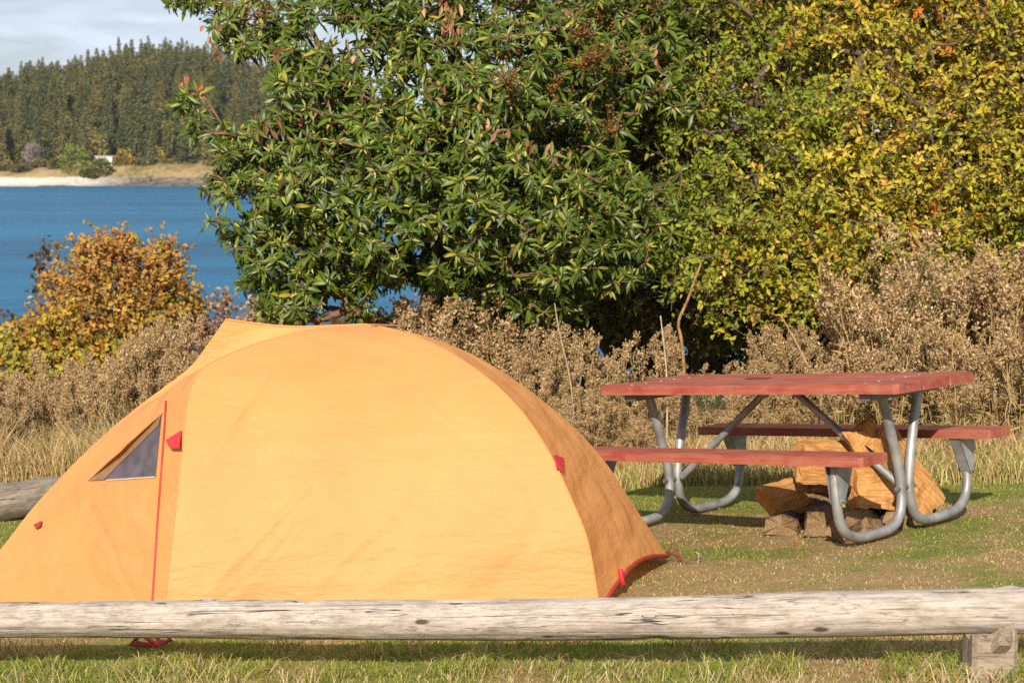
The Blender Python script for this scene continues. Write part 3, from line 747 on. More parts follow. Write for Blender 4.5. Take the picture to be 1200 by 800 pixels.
# support post under the right end
pc = at(1160, 740, 5.95); pg = float(gz(pc[0], pc[1]))
def post(name, cx, cy, top, label):
    mb = MB(); n = 28; th = np.linspace(0, 2 * np.pi, n, endpoint=False)
    g = float(gz(cx, cy)); hs = np.linspace(-.15, top - g, 14); V = []
    sq = 1 / np.maximum(np.abs(np.cos(th)), np.abs(np.sin(th))) ** .93
    for h in hs:
        r_ = .076 * sq * (1 + .03 * np.sin(3 * th + h * 9) + .04 * (vnoise(np.c_[th * 0 + h * 20, np.cos(th) * 4, np.sin(th) * 4], 1, 5) - .5))
        V.append(np.c_[np.cos(th) * r_ + .01 * h, np.sin(th) * r_ * .95, np.full(n, h)])
    V = np.concatenate(V)
    topi = (len(hs) - 1) * n                               # the top is cut to a shallow saddle that the log sits in
    V[topi:, 2] += np.clip(np.abs(V[topi:, 1]) - .045, -.03, .03) * .7 + .02 * np.sin(V[topi:, 0] * 40) + rng.normal(0, .005, n)
    i = np.arange(len(hs) - 1)[:, None] * n; j = np.arange(n)[None]; k = (j + 1) % n
    mb.add(V, np.stack([i + j, i + k, i + n + k, i + n + j], -1).reshape(-1, 4))
    ring = V[topi:]; mb.add(np.vstack([ring, ring.mean(0) - (0, 0, .02)]), np.stack([np.full(n, n), np.arange(n), (np.arange(n) + 1) % n], 1))
    o = mb.build(name, M['post']); o.location = (cx, cy, g)
    tag(o, label, 'post')
    st = MB(); add_tube(st, [(.01, -.06, top - g - .03), (.02, -.095, top - g - .005), (.025, -.105, top - g + .03)], [.03, .027, .014], 9, noise=.35); s_ = st.build('broken_knot', M['post'], o, smooth=False)
    return o
post('support_post', pc[0], pc[1] - .01, float(at(1160, 738, 5.95)[2]) + .0, 'short weathered wood post holding up the right end of the log rail')
log_object('old_log', at(-230, 632, 11.3), at(150, 566, 12.4), .13, .115, M['old_log'], 'thick grey log lying in the grass behind the left side of the tent', 'log', 31, nx=160, nth=40, rough=1.6)

# ------------------------------------------------------------------ picnic table
TO = Vector((1.432, 9.605, -.459))
TMAT = Matrix(((.738, .672, -.063, TO.x), (-.670, .740, .057, TO.y), (.085, 0, .996, TO.z), (0, 0, 0, 1)))
q_ = TMAT.to_3x3().to_quaternion()
table = thing('picnic_table', 'red topped picnic table with grey steel tube legs and attached benches', 'picnic table')
table.matrix_world = Matrix.Translation(TO) @ q_.to_matrix().to_4x4()
HL, HW = .915, .3735
def board(mb, x0, x1, y0, y1, z0, z1, cut=0):
    poly = [(x0 + cut, y0), (x1 - cut, y0), (x1, y0 + cut), (x1, y1), (x0, y1), (x0, y0 + cut)] if cut > 0 else \
           [(x0, y0), (x1, y0), (x1, y1 + cut), (x1 + cut, y1), (x0 - cut, y1), (x0, y1 + cut)] if cut < 0 else [(x0, y0), (x1, y0), (x1, y1), (x0, y1)]
    add_prism(mb, poly, z0, z1)
mb = MB(); w3 = 2 * HW / 3
board(mb, -HL, HL, -HW, -HW + w3 - .009, .713, .76, .022); board(mb, -HL + .004, HL - .003, -HW + w3, -HW + 2 * w3 - .009, .711, .7575); board(mb, -HL, HL + .003, -HW + 2 * w3, HW, .713, .7603, -.022)
o = mb.build('tabletop', M['paint'], table); bevel_mod(o, .005)
for u_ in (-.73, .705):
    for v_ in (-.31, -.19, -.06, .06, .19, .31):
        mb = MB(); th = np.linspace(0, 2 * np.pi, 10, endpoint=False); add_prism(mb, np.c_[u_ + np.cos(th) * .0085, v_ + np.sin(th) * .0085], .759, .7635); mb.build('bolt', M['galv'], table)
mb = MB(); th = np.linspace(0, 2 * np.pi, 22, endpoint=False); rr_ = 1 + .5 * (rng.random(22) - .5)
add_prism(mb, np.c_[-.19 + np.cos(th) * .085 * rr_, .075 + np.sin(th) * .045 * rr_], .7595, .7615); tag(mb.build('scorch_mark', M['char'], table), 'dark scorched spot on the tabletop')
for sgn in (-1, 1):
    mb = MB(); a, b = sorted((sgn * .489, sgn * .719)); board(mb, -HL, HL, a, b, .408, .452, .015 if sgn < 0 else -.015)
    o = mb.build('bench', M['paint'], table); bevel_mod(o, .005)
prof = [(.175, .70), (.115, .53), (.065, .38), (.038, .26), (.036, .18), (.055, .105), (.10, .055), (.17, .034), (.30, .031), (.44, .034), (.53, .055), (.59, .10), (.617, .17), (.622, .26), (.622, .40)]
for u in (-.73, .705):
    for sgn in (-1, 1):
        Q = resample([(u, sgn * w, h) for w, h in prof], 60); mb = MB(); add_tube(mb, Q, .0245, 14); leg = mb.build('leg', M['galv'], table, smooth=True)
        mb = MB()                                          # folded bracket under the bench
        s2 = 1 if u > 0 else -1; ui = u - s2 * .02
        for du in (-.028, .028):
            V = np.array([(u + du, sgn * .50, .406), (u + du, sgn * .66, .406), (u + du, sgn * .632, .22), (u + du, sgn * .60, .22)]); V2 = V + (.004, 0, 0)
            mb.add(np.concatenate([V, V2]), [(0, 1, 2, 3), (7, 6, 5, 4), (0, 4, 5, 1), (1, 5, 6, 2), (2, 6, 7, 3), (3, 7, 4, 0)])
        V = np.array([(u - .028, sgn * .50, .406), (u + .032, sgn * .50, .406), (u + .032, sgn * .60, .22), (u - .028, sgn * .60, .22)]); V2 = V + (0, sgn * .004, 0)
        mb.add(np.concatenate([V, V2]), [(0, 1, 2, 3), (7, 6, 5, 4), (0, 4, 5, 1), (1, 5, 6, 2), (2, 6, 7, 3), (3, 7, 4, 0)])
        mb.build('bench_bracket', M['galv'], table)
        mb = MB()
        for (w_, h_) in ((.60, .235),): add_tube(mb, [(u - .045, sgn * (w_ + .015), h_), (u + .045, sgn * (w_ + .015), h_)], .011, 8)
        mb.build('bolt', M['galv_dark'], leg)
    mb = MB(); add_box(mb, (u - .03, -.33, .675), (u + .03, .33, .711)); mb2 = mb.build('crossbar', M['galv_dark'], table); bevel_mod(mb2, .006)
    mb = MB(); s2 = 1 if u > 0 else -1
    add_tube(mb, [(s2 * .085, 0, .69), (s2 * .12, 0, .672), (s2 * .55, 0, .33), (s2 * .67, 0, .235)], .019, 12); mb.build('brace', M['galv'], table, smooth=True)
    mb = MB(); add_tube(mb, [(u, -.085, .22), (u, .085, .22)], .012, 8); mb.build('joint_bolt', M['galv_dark'], table)

# ------------------------------------------------------------------ firewood
def at_table(px, py, w0):                # the point under a pixel in the upright plane w = w0 along the table
    n = np.array(TMAT.to_3x3().col[1]); d = ray(px, py); c = np.array([0, 0, EYE])
    return c + d * (((np.array(TO) - c) @ n + w0) / (d @ n))
def split_log(label, pix, Y, L, poly, ang, pitch, roll, mat, seed, bark_edges=(), lift=0):
    """wedge of firewood: cross-section poly (m), length L along local X"""
    r = np.random.default_rng(seed); p3 = at_table(*pix, Y); nx = 14
    P = np.array(poly, float); n0 = len(P); sub = 5
    ring = np.concatenate([P[i] + (P[(i + 1) % n0] - P[i]) * np.linspace(0, 1, sub, endpoint=False)[:, None] for i in range(n0)])
    n = len(ring); X = np.linspace(-L / 2, L / 2, nx); V = []
    for k, x in enumerate(X):
        tw = ring * (1 - .10 * (k / nx) * r.random()) ; V.append(np.c_[np.full(n, x), tw])
    V = np.array(V)
    q = V.reshape(-1, 3); dsp = np.stack([fbm(q, 14, seed + 5 * a, 3) - .5 for a in range(3)], 1).reshape(V.shape)
    V = V + dsp * np.array([.03, .035, .035]) ; V[0, :, 0] += (fbm(V[0], 25, seed) - .5) * .08; V[-1, :, 0] += (fbm(V[-1], 25, seed + 2) - .5) * .08
    i = np.arange(nx - 1)[:, None] * n; j = np.arange(n)[None]; k = (j + 1) % n
    F = np.stack([i + j, i + k, i + n + k, i + n + j], -1); edge_of = (np.arange(n) // sub)
    isb = np.isin(edge_of, bark_edges); mb = MB()
    mb.add(V.reshape(-1, 3), F[:, ~isb].reshape(-1, 4))
    for e, rev in ((0, True), (nx - 1, False)):
        rg = V[e]; f = np.stack([np.full(n, n), np.arange(n), (np.arange(n) + 1) % n], 1); mb.add(np.vstack([rg, rg.mean(0)]), f[:, ::-1] if rev else f)
    o = mb.build('split_log', mat); o.location = tuple(p3 + np.array([0, 0, lift])); o.rotation_euler = Euler((roll, pitch, ang), 'XYZ')
    tag(o, label, 'firewood', 'split firewood stacked under the picnic table')
    if isb.any():
        mk = MB(); mk.add(V.reshape(-1, 3) * 1.004, F[:, isb].reshape(-1, 4)); mk.build('bark', M['wood_bark'], o, smooth=True)
    return o
tri = lambda w, h: [(-w / 2, -h / 2), (w / 2, -h / 2), (w * .1, h / 2)]
quad = lambda w, h: [(-w / 2, -h / 2), (w / 2, -h * .45), (w * .42, h / 2), (-w * .4, h * .45)]
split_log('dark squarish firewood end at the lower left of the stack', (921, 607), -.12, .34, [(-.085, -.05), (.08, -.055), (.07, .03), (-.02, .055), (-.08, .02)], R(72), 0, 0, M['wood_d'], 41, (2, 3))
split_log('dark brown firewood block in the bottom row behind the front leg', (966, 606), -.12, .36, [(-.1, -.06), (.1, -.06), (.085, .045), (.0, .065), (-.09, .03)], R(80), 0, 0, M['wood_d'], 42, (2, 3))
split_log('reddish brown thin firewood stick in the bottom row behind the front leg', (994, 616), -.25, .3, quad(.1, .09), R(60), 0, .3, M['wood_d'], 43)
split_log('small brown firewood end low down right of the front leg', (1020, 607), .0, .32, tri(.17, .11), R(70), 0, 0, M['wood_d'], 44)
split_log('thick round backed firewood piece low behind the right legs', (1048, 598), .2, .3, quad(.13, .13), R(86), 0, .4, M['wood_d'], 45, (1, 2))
split_log('orange firewood wedge with dark bark underside on the left of the stack', (938, 575), 0, .42, [(-.1, -.07), (.1, -.05), (.09, .035), (-.08, .06)], R(24), R(-8), R(22), M['wood_o'], 46, (0,))
split_log('pale orange firewood wedge lying across the stack top behind the near bench', (974, 541), 0, .36, quad(.18, .17), R(10), R(4), R(20), M['wood_o'], 47, (0,))
split_log('big bright orange firewood block facing the camera behind the front leg', (1028, 572), .08, .27, quad(.15, .22), R(14), R(3), R(-14), M['wood_o'], 48, (0,))
split_log('long orange firewood slab leaning down the right side of the stack', (1060, 552), .22, .56, quad(.09, .19), R(30), R(47), R(2), M['wood_o'], 49, (0,))
split_log('upright orange firewood slab at the top of the stack under the tabletop', (1018, 526), .05, .26, quad(.1, .17), R(10), R(62), R(0), M['wood_o'], 50)
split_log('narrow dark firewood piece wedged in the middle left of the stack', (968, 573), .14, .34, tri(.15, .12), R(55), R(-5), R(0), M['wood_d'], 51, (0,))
split_log('thin light orange stick of firewood lying above the dark blocks on the left', (950, 588), .02, .36, tri(.07, .06), R(14), R(-3), R(30), M['wood_o'], 61)
split_log('narrow orange firewood sliver resting on the stack just under the near bench', (1000, 553), .1, .30, tri(.08, .07), R(35), R(-12), R(10), M['wood_o'], 62, (0,))
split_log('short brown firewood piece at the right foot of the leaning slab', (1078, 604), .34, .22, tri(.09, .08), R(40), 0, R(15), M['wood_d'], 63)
# ------------------------------------------------------------------ PLANTS
def grow(targets, roots, step=.13, jitter=.02, r=rng, bias=.0, r0=.012, pw=.47):
    """branch skeleton: every target joins the nearest node already grown, sagging and jittering on the way"""
    cap = 60000; P = np.zeros((cap, 3)); par = np.full(cap, -1); n = 0
    for path in roots:
        prev = -1
        for p in path: P[n] = p; par[n] = prev; prev = n; n += 1
    root0 = P[:n].copy(); dist = np.min(np.linalg.norm(targets[:, None] - root0[None], axis=2), 1)
    tips = np.zeros(len(targets), int)
    for ti in np.argsort(dist):
        t = targets[ti]; d = np.linalg.norm(P[:n] - t, axis=1) + bias * np.maximum(0, P[:n, 2] - t[2])
        i = int(np.argmin(d)); a = P[i].copy(); D = np.linalg.norm(t - a); m = max(1, int(D / step)); prev = i
        for k in range(1, m + 1):
            q = a + (t - a) * k / m
            if k < m: q = q + r.normal(0, jitter, 3) + np.array([0, 0, .08 * D * math.sin(math.pi * k / m)])
            P[n] = q; par[n] = prev; prev = n; n += 1
        tips[ti] = prev
    P = P[:n]; par = par[:n]; cnt = np.zeros(n); cnt[tips] += 1
    for i in range(n - 1, -1, -1):
        if par[i] >= 0: cnt[par[i]] += cnt[i]
    return P, par, r0 * .35 * np.maximum(cnt, 1) ** pw, tips
def wood(P, par, rad, col, cmin=0, sides=5, jit=.2):
    mb = MB(); i = np.where(par >= 0)[0]; i = i[rad[i] > cmin]
    c = np.array(col) * (1 + jit * (rng.random((len(i), 1)) - .5))
    add_segments(mb, P[par[i]], P[i], np.minimum(rad[par[i]], rad[i] * 1.6), rad[i], sides, c); return mb
def lobes_sample(lobes, n, r, front=.6, inner=.35, bumps=.35, seed=0):
    """points in ellipsoids (px, py, rx, ry, Y, depth): most on the outer skin, more on the side that faces the light"""
    w = np.array([l[2] * l[3] for l in lobes], float); k = r.choice(len(lobes), n, p=w / w.sum()); out, nrm = [], []
    for li, l in enumerate(lobes):
        m = int((k == li).sum())
        if not m: continue
        c = at(l[0], l[1], l[4]); s = l[4] / FPX; rad = np.array([l[2] * s, l[5], l[3] * s])
        u = rand_dirs(m, r); flip = (u[:, 1] > 0) & (r.random(m) < front); u[flip, 1] *= -1
        f = np.where(r.random(m) < inner, .35 + .5 * r.random(m), .85 + .17 * r.random(m))
        f = f * (1 - bumps * .5 + bumps * fbm(u * 1.7 + li * 9.1, 1.4, seed + li, 2))
        out.append(c + u * rad * f[:, None]); nrm.append(norm(u / rad))
    return np.concatenate(out), np.concatenate(nrm)
def outside_holes(p, holes):
    keep = np.ones(len(p), bool); v = p - np.array([0, 0, EYE]); z = v[:, 1] * _c - v[:, 2] * _s
    x = 600 + FPX * v[:, 0] / z; y = 400 + FPX * (-v[:, 1] * _s - v[:, 2] * _c) / z
    for hx, hy, rx, ry in holes: keep &= ((x - hx) / rx) ** 2 + ((y - hy) / ry) ** 2 > 1
    return keep

# ---- the evergreen broadleaf tree behind the tent
rm = np.random.default_rng(301)
ML = [(375, 340, 75, 38, 13.3, .4), (450, 345, 70, 36, 13.5, .4), (320, 345, 45, 28, 13.3, .3), (560, 345, 90, 40, 13.6, .4), (640, 330, 80, 45, 13.5, .4), (335, 120, 85, 95, 13.4, .55), (300, 235, 66, 75, 13.3, .5), (340, 300, 70, 62, 13.3, .4), (430, 70, 125, 105, 13.8, .7), (400, 200, 110, 105, 13.2, .6),
      (500, 230, 120, 105, 13.1, .65), (600, 100, 125, 120, 13.6, .8), (620, 240, 120, 90, 13.2, .65), (720, 90, 100, 120, 14.0, .6), (720, 235, 85, 75, 13.5, .5),
      (262, 26, 34, 26, 13.6, .3), (222, 2, 30, 8, 13.5, .15), (228, 112, 34, 18, 13.3, .2), (262, 160, 45, 34, 13.3, .25), (545, 330, 95, 42, 13.5, .4), (500, -20, 150, 80, 13.9, .8), (680, 300, 110, 50, 13.4, .45),
      (420, 312, 60, 40, 13.4, .3), (690, 10, 110, 80, 14.0, .7), (300, 40, 60, 55, 13.6, .4), (560, 150, 110, 90, 13.2, .6)]
tp, tn = lobes_sample(ML, 3900, rm, .66, .28, .8, 5)
keep = outside_holes(tp, [(282, 112, 38, 34), (388, 40, 26, 13), (470, 352, 40, 22), (452, 150, 20, 12), (650, 160, 46, 16), (240, 60, 22, 26), (268, 78, 24, 14), (690, 190, 30, 10), (770, 170, 40, 40), (300, 88, 20, 18)])
tp, tn = tp[keep], tn[keep]
base = at(492, 520, 14.3); base[2] = float(gz(base[0], base[1]))
def limb(*q): return [np.array(p, float) for p in q]
roots = [limb(base, at(496, 470, 14.2), at(500, 420, 14.1), at(505, 372, 14.0), at(515, 320, 14.0), at(525, 250, 13.9), at(532, 170, 13.9), at(533, 90, 13.9), at(532, 10, 13.9), at(530, -60, 13.9))]
P_, par_, rad_, tips_ = grow(tp, roots, .14, .022, rm, .7, .0085, .45)
mt_ = thing('broadleaf_evergreen_tree', 'large glossy dark green broadleaf tree with clustered leaves and orange berries behind the tent', 'tree', base)
def sub(P): return P - base
wd = wood(sub(P_), par_, rad_, (.17, .085, .05), .0, 6, .5); wd.build('trunk', M['bark'], mt_, smooth=True)
cr = MB(); cnt = 0
n = len(tp); dirs = norm(tn * .7 + np.array([0, -.35, .35]) + rm.normal(0, .28, (n, 3)))
per = rm.integers(9, 16, n); idx = np.repeat(np.arange(n), per); m = len(idx)
a = rm.random(m) * 6.283; D = dirs[idx]
s1 = norm(np.cross(D, np.array([.13, .2, 1.]))); s2 = np.cross(D, s1)
spread = .55 + 1.0 * rm.random(m) ** 1.2
rad_dir = np.cos(a)[:, None] * s1 + np.sin(a)[:, None] * s2
ld_ = norm(D * (1.25 - spread)[:, None] + rad_dir * spread[:, None] + np.array([0, 0, -.12]) + rm.normal(0, .12, (m, 3)))
upv = norm(D * 1.0 + np.array([0, -.5, .6]) + rm.normal(0, .25, (m, 3)))
young = (spread < .78) & (rm.random(m) < .62)
colr = pick([(5, (.050, .078, .006)), (4, (.08, .115, .008)), (2.0, (.145, .175, .016)), (.5, (.28, .25, .03))], m, rm)
colr[young] = pick([(2, (.36, .34, .06)), (1, (.25, .26, .05))], int(young.sum()), rm)
L_ = np.where(young, .048, .092) * (.65 + .7 * rm.random(m))
add_leaves(cr, sub(tp)[idx] - D * (.05 * rm.random((m, 1))) + rad_dir * .008, ld_, upv, L_, L_ * (.19 + .08 * rm.random(m)), colr, .28, .05 + .40 * rm.random(m), 3)
# shoots and petioles in the middle of each whorl
add_segments(cr, sub(tp) - D[np.r_[0, np.cumsum(per)[:-1]]] * .10, sub(tp) + dirs * .025, .0055, .003, 4, pick([(1, (.25, .16, .06)), (1, (.3, .28, .07))], n, rm))
cr.build('crown', M['madrone_leaf'], mt_, smooth=True)
# berry clusters, old red leaves, hanging dead leaves
def near_pick(px, py):
    v = tp - np.array([0, 0, EYE]); z = v[:, 1] * _c - v[:, 2] * _s; x = 600 + FPX * v[:, 0] / z; y = 400 + FPX * (-v[:, 1] * _s - v[:, 2] * _c) / z
    d = (x - px) ** 2 + (y - py) ** 2 + (z - 12.6) * 150; return tp[int(np.argmin(d))]
for (px, py) in [(695, 22), (712, 28), (688, 40), (698, 58), (712, 75), (755, 10), (765, 28), (300, 24), (260, 12), (275, 30), (613, 6), (690, 72), (590, 95), (645, 110), (720, 160), (600, 112)]:
    q = near_pick(px, py); B = MB(); k = 34
    c = sub(q) + np.array([0, -.06, .03]); pts = c + rm.normal(0, 1, (k, 3)) * np.array([.055, .045, .05])
    V0 = np.array([(1, 0, 0), (-1, 0, 0), (0, 1, 0), (0, -1, 0), (0, 0, 1), (0, 0, -1)]) * .0095; F0 = np.array([(0, 2, 4), (2, 1, 4), (1, 3, 4), (3, 0, 4), (2, 0, 5), (1, 2, 5), (3, 1, 5), (0, 3, 5)])
    cc = np.repeat(pick([(2, (.36, .14, .035)), (1, (.30, .075, .025)), (1, (.26, .15, .05))], k, rm), 6, 0)
    B.add((pts[:, None] + V0[None] * (.7 + .6 * rm.random((k, 1, 1)))).reshape(-1, 3), (F0[None] + (np.arange(k) * 6)[:, None, None]).reshape(-1, 3), cc)
    add_segments(B, np.repeat((sub(q) - (0, 0, .03))[None], k, 0), pts, .002, .0015, 3, (.3, .14, .05)); B.build('berry_cluster', M['leaf'], mt_, smooth=True)
ol = MB(); ks = []
for (px, py, k, pal) in [(528, 8, 30, 'tan'), (368, 121, 4, 'red'), (228, 92, 3, 'red'), (240, 97, 3, 'red'), (712, 243, 4, 'red'), (685, 140, 4, 'tan'), (510, 110, 3, 'red'), (560, 125, 4, 'tan'), (305, 135, 10, 'brown'), (317, 148, 10, 'brown'), (330, 70, 10, 'brown'), (232, 62, 6, 'tan'), (252, 60, 6, 'brown'), (650, 40, 9, 'tan'), (655, 28, 8, 'brown'), (525, 30, 16, 'red'), (575, 150, 8, 'brown'), (595, 155, 8, 'brown'), (620, 165, 8, 'brown'), (640, 172, 8, 'brown'), (770, 60, 6, 'red'), (480, 60, 8, 'brown'), (420, 60, 6, 'tan'), (345, 210, 3, 'red')]:
    q = sub(near_pick(px, py)) + np.array([0, -.05, 0]); dd = norm(rm.normal(0, .35, (k, 3)) + np.array([0, -.2, -1.0]))
    pal_ = {'tan': [(2, (.62, .36, .20)), (1, (.5, .22, .10))], 'red': [(2, (.40, .10, .06)), (2, (.42, .19, .10)), (1, (.34, .15, .08))], 'brown': [(2, (.22, .11, .055)), (1, (.34, .17, .09))]}[pal]
    add_leaves(ol, q + rm.normal(0, .05, (k, 3)) * (1.3 if k > 20 else 1), dd, rand_dirs(k, rm), .08 * (.7 + .6 * rm.random(k)), .03, pick(pal_, k, rm), .35, .2, 2)
ol.build('withered_leaves', M['leaf'], mt_)

# ---- generic small-leaved shrub
def shrub(name, label, cat, lobes, ntips, per, Lf, Wf, pal, basepx, Y, seed, front=.65, inner=.35, bumps=.5, spray=.16, wcol=(.13, .09, .06), holes=(), r0=.008, colfun=None, group=None, out=.4, stems=4):
    r = np.random.default_rng(seed); tp, tn = lobes_sample(lobes, ntips, r, front, inner, bumps, seed)
    if holes:
        k = outside_holes(tp, holes); tp, tn = tp[k], tn[k]
    g = tp[:, 2] > gz(tp[:, 0], tp[:, 1]) + .1; tp, tn = tp[g], tn[g]
    b = at(*basepx, Y); b[2] = float(gz(b[0], b[1])); o = thing(name, label, cat, b, group)
    top = np.percentile(tp[:, 2], 80); cx = tp.mean(0); roots = []
    for k in range(stems):
        e = np.array([cx[0] + (k - (stems - 1) / 2) * np.ptp(tp[:, 0]) * .6 / stems, cx[1] + .15 * r.normal(), b[2] + (top - b[2]) * .75])
        s0 = b + np.array([(e[0] - b[0]) * .25, .1 * r.normal(), 0]); roots.append([s0 + (e - s0) * f + r.normal(0, .03, 3) * (0 < f < 1) for f in np.linspace(0, 1, 9)])
    P, par, rad, tips = grow(tp, roots, .14, .025, r, .6, r0, .45)
    wood(P - b, par, rad, wcol, 0, 5).build('trunk' if cat == 'tree' else 'stems', M['bark'], o, smooth=True)
    n = len(tp); d0 = norm(tn * out + np.array([0, -.2, .35]) + r.normal(0, .6, (n, 3))); arch = spray > .3
    m = n * per; i = np.repeat(np.arange(n), per); t = r.random(m); base_ = tp[i] + d0[i] * ((t - .55) * spray)[:, None] + r.normal(0, .012, (m, 3))
    ld = norm(d0[i] * .5 + rand_dirs(m, r) + np.array([0, -.1, -.1])); up = norm(rand_dirs(m, r) * .75 + np.array([0, -.75, .55]))
    base_[:, 2] -= (.22 * spray * np.maximum(0, t - .4) ** 1.5) if arch else 0
    c = pick(pal, m, r) if colfun is None else .68 * colfun(tp, n, r)[i] * (1 + .3 * (r.random((m, 1)) - .5)) + .32 * colfun(base_, m, r)
    s = .65 + .7 * r.random(m); mb = MB()
    add_leaves(mb, base_ - b, ld, up, Lf * s, Wf * s, c, .25, .2 * r.random(m), 2)
    add_segments(mb, tp - b - d0 * spray * .6, tp - b + d0 * spray * .45, .0028, .0014, 3, np.array(wcol) * 1.3)
    mb.build('foliage' if cat != 'tree' else 'crown', M['leaf'], o, smooth=False); return o
YG = [(4, (.20, .19, .03)), (3, (.14, .155, .028)), (2, (.28, .235, .04)), (.7, (.30, .18, .045)), (.35, (.36, .17, .07)), (.08, (.42, .09, .05)), (.5, (.40, .30, .13))]
def yg_col(p, m, r):
    c = pick(YG, m, r); f = fbm(p, 1.1, 71, 2)
    o_ = pick([(3, (.27, .20, .04)), (.4, (.31, .15, .045)), (1.5, (.24, .2, .035)), (.1, (.42, .08, .04))], m, r); g_ = pick([(2, (.10, .14, .022)), (2, (.155, .18, .03)), (1, (.07, .10, .02))], m, r)
    x = p[:, 0] / p[:, 1]; k = r.random(m)
    useo = k < np.clip((f - .54) * 2.2 + (x - .22) * 1.6, 0, .5); useg = k > 1 - np.clip((.56 - f) * 3.0 + (.13 - x) * 4, 0, .85)
    c[useo] = o_[useo]; c[useg] = g_[useg]; return c * np.array([1.85, 1.78, .95])
RL = [(860, 90, 110, 110, 14.2, .7), (960, 50, 120, 110, 14.2, .8), (1080, 40, 130, 120, 14.1, .8), (1190, 80, 120, 120, 14.0, .8), (900, 220, 115, 100, 13.9, .7), (1010, 180, 110, 95, 13.8, .7),
      (1110, 190, 115, 95, 13.8, .7), (1220, 220, 110, 110, 13.8, .7), (820, 290, 80, 75, 13.7, .5), (920, 320, 105, 70, 13.7, .5), (1040, 290, 120, 80, 13.7, .5), (1170, 320, 110, 80, 13.8, .5), (960, -60, 200, 80, 14.4, .8), (1180, -50, 150, 80, 14.4, .8), (1320, 120, 110, 150, 14.2, .8)]
shrub('hawthorn_shrub', 'tall dense yellow green shrub turning orange, filling the upper right behind the picnic table', 'shrub', RL, 5200, 15, .048, .021, YG, (1010, 520), 14.4, 401, .72, .34, 1.25, .36, holes=[(968, 75, 22, 12), (1068, 97, 12, 14), (810, 40, 30, 24), (1128, 180, 18, 26), (880, 190, 14, 12)], colfun=yg_col, r0=.009, stems=7)
DG = [(4, (.12, .13, .03)), (2, (.19, .19, .04)), (1, (.28, .24, .05)), (1.6, (.30, .18, .08))]
shrub('dark_shrub', 'dark green shrub in the gap between the glossy tree and the yellow green shrub', 'shrub', [(790, 70, 70, 120, 14.9, .4), (780, 210, 70, 120, 14.8, .4), (760, 330, 90, 70, 14.6, .4), (660, 350, 90, 50, 14.8, .35), (870, 370, 90, 50, 14.5, .3), (815, 410, 90, 50, 15.4, .3), (700, 410, 90, 55, 15.6, .3), (610, 420, 80, 50, 15.6, .3), (890, 420, 80, 45, 15.4, .3), (690, 150, 90, 110, 15.2, .4), (640, 230, 90, 80, 15.2, .4)], 2700, 10, .065, .036, DG, (790, 520), 14.9, 402, .6, .4, .4)
# shaded backing shrubs further along the bluff, seen only through the gaps
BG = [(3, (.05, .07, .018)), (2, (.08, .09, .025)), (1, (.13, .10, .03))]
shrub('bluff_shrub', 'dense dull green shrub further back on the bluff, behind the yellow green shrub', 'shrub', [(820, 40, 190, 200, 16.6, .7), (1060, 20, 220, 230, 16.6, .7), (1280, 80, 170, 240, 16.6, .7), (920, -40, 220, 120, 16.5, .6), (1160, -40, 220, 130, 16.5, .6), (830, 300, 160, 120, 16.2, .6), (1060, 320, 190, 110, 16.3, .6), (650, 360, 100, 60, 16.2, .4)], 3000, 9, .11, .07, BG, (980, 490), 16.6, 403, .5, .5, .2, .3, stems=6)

# ---- autumn bushes at the left
def au_col(p, m, r):
    h = p[:, 2] + p[:, 1] * .0572 - p[:, 0] * .0633; f = fbm(p, 2.2, 61, 2); c = pick([(3, (.48, .24, .055)), (1.5, (.36, .16, .045)), (1, (.58, .33, .11)), (1.6, (.38, .28, .05)), (.8, (.25, .21, .05))], m, r)
    y_ = pick([(3, (.50, .33, .04)), (2, (.38, .30, .04)), (1, (.22, .21, .04)), (.9, (.46, .21, .04))], m, r)
    k = r.random(m) > np.clip((h - 1.22) * 2.2 + (f - .5) * 2.6 + .45, .08, .93); c[k] = y_[k]; return c
shrub('autumn_bush', 'large orange and yellow autumn bush at the left, in front of the blue water', 'bush',
      [(128, 335, 62, 62, 17, .5), (95, 385, 62, 48, 16.8, .45), (175, 350, 50, 52, 17, .4), (150, 400, 62, 38, 16.7, .4), (188, 305, 30, 32, 17, .25), (118, 298, 34, 26, 17, .25), (205, 345, 28, 40, 17.1, .25), (135, 286, 16, 18, 17, .15), (130, 430, 90, 30, 16.6, .35), (45, 400, 50, 34, 16.9, .35), (75, 350, 26, 40, 17, .25)],
      1450, 9, .046, .030, [], (130, 470), 17.1, 405, .5, .5, 1.15, .28, (.16, .09, .055), colfun=au_col, r0=.007)
shrub('low_yellow_bush', 'low yellow green bush at the left edge below the orange bush', 'bush', [(20, 424, 60, 30, 16.6, .3), (-60, 425, 60, 36, 16.6, .3), (75, 435, 50, 26, 16.4, .25), (50, 472, 80, 28, 17.6, .3), (-70, 472, 80, 28, 17.6, .3), (170, 470, 70, 26, 17.4, .3), (-140, 425, 60, 36, 16.6, .3)], 1150, 10, .048, .032,
      [(3, (.46, .34, .045)), (2, (.32, .30, .045)), (1, (.2, .21, .04)), (1, (.44, .2, .05))], (10, 475), 16.7, 406)
shrub('thin_dark_bush', 'thin dark leaved bush with open twigs at the far left against the water', 'bush', [(52, 345, 12, 55, 17.4, .2), (22, 385, 34, 22, 17.4, .25), (48, 300, 8, 22, 17.4, .1), (72, 375, 18, 30, 17.4, .2), (-30, 390, 40, 26, 17.4, .2)], 120, 5, .055, .04,
      [(3, (.06, .045, .03)), (2, (.09, .055, .035)), (1, (.14, .08, .03))], (35, 480), 17.5, 407, .5, .5, .5, .2, (.09, .06, .05), r0=.007)
BR = [(3, (.36, .21, .12)), (2, (.46, .29, .17)), (1, (.25, .16, .10))]
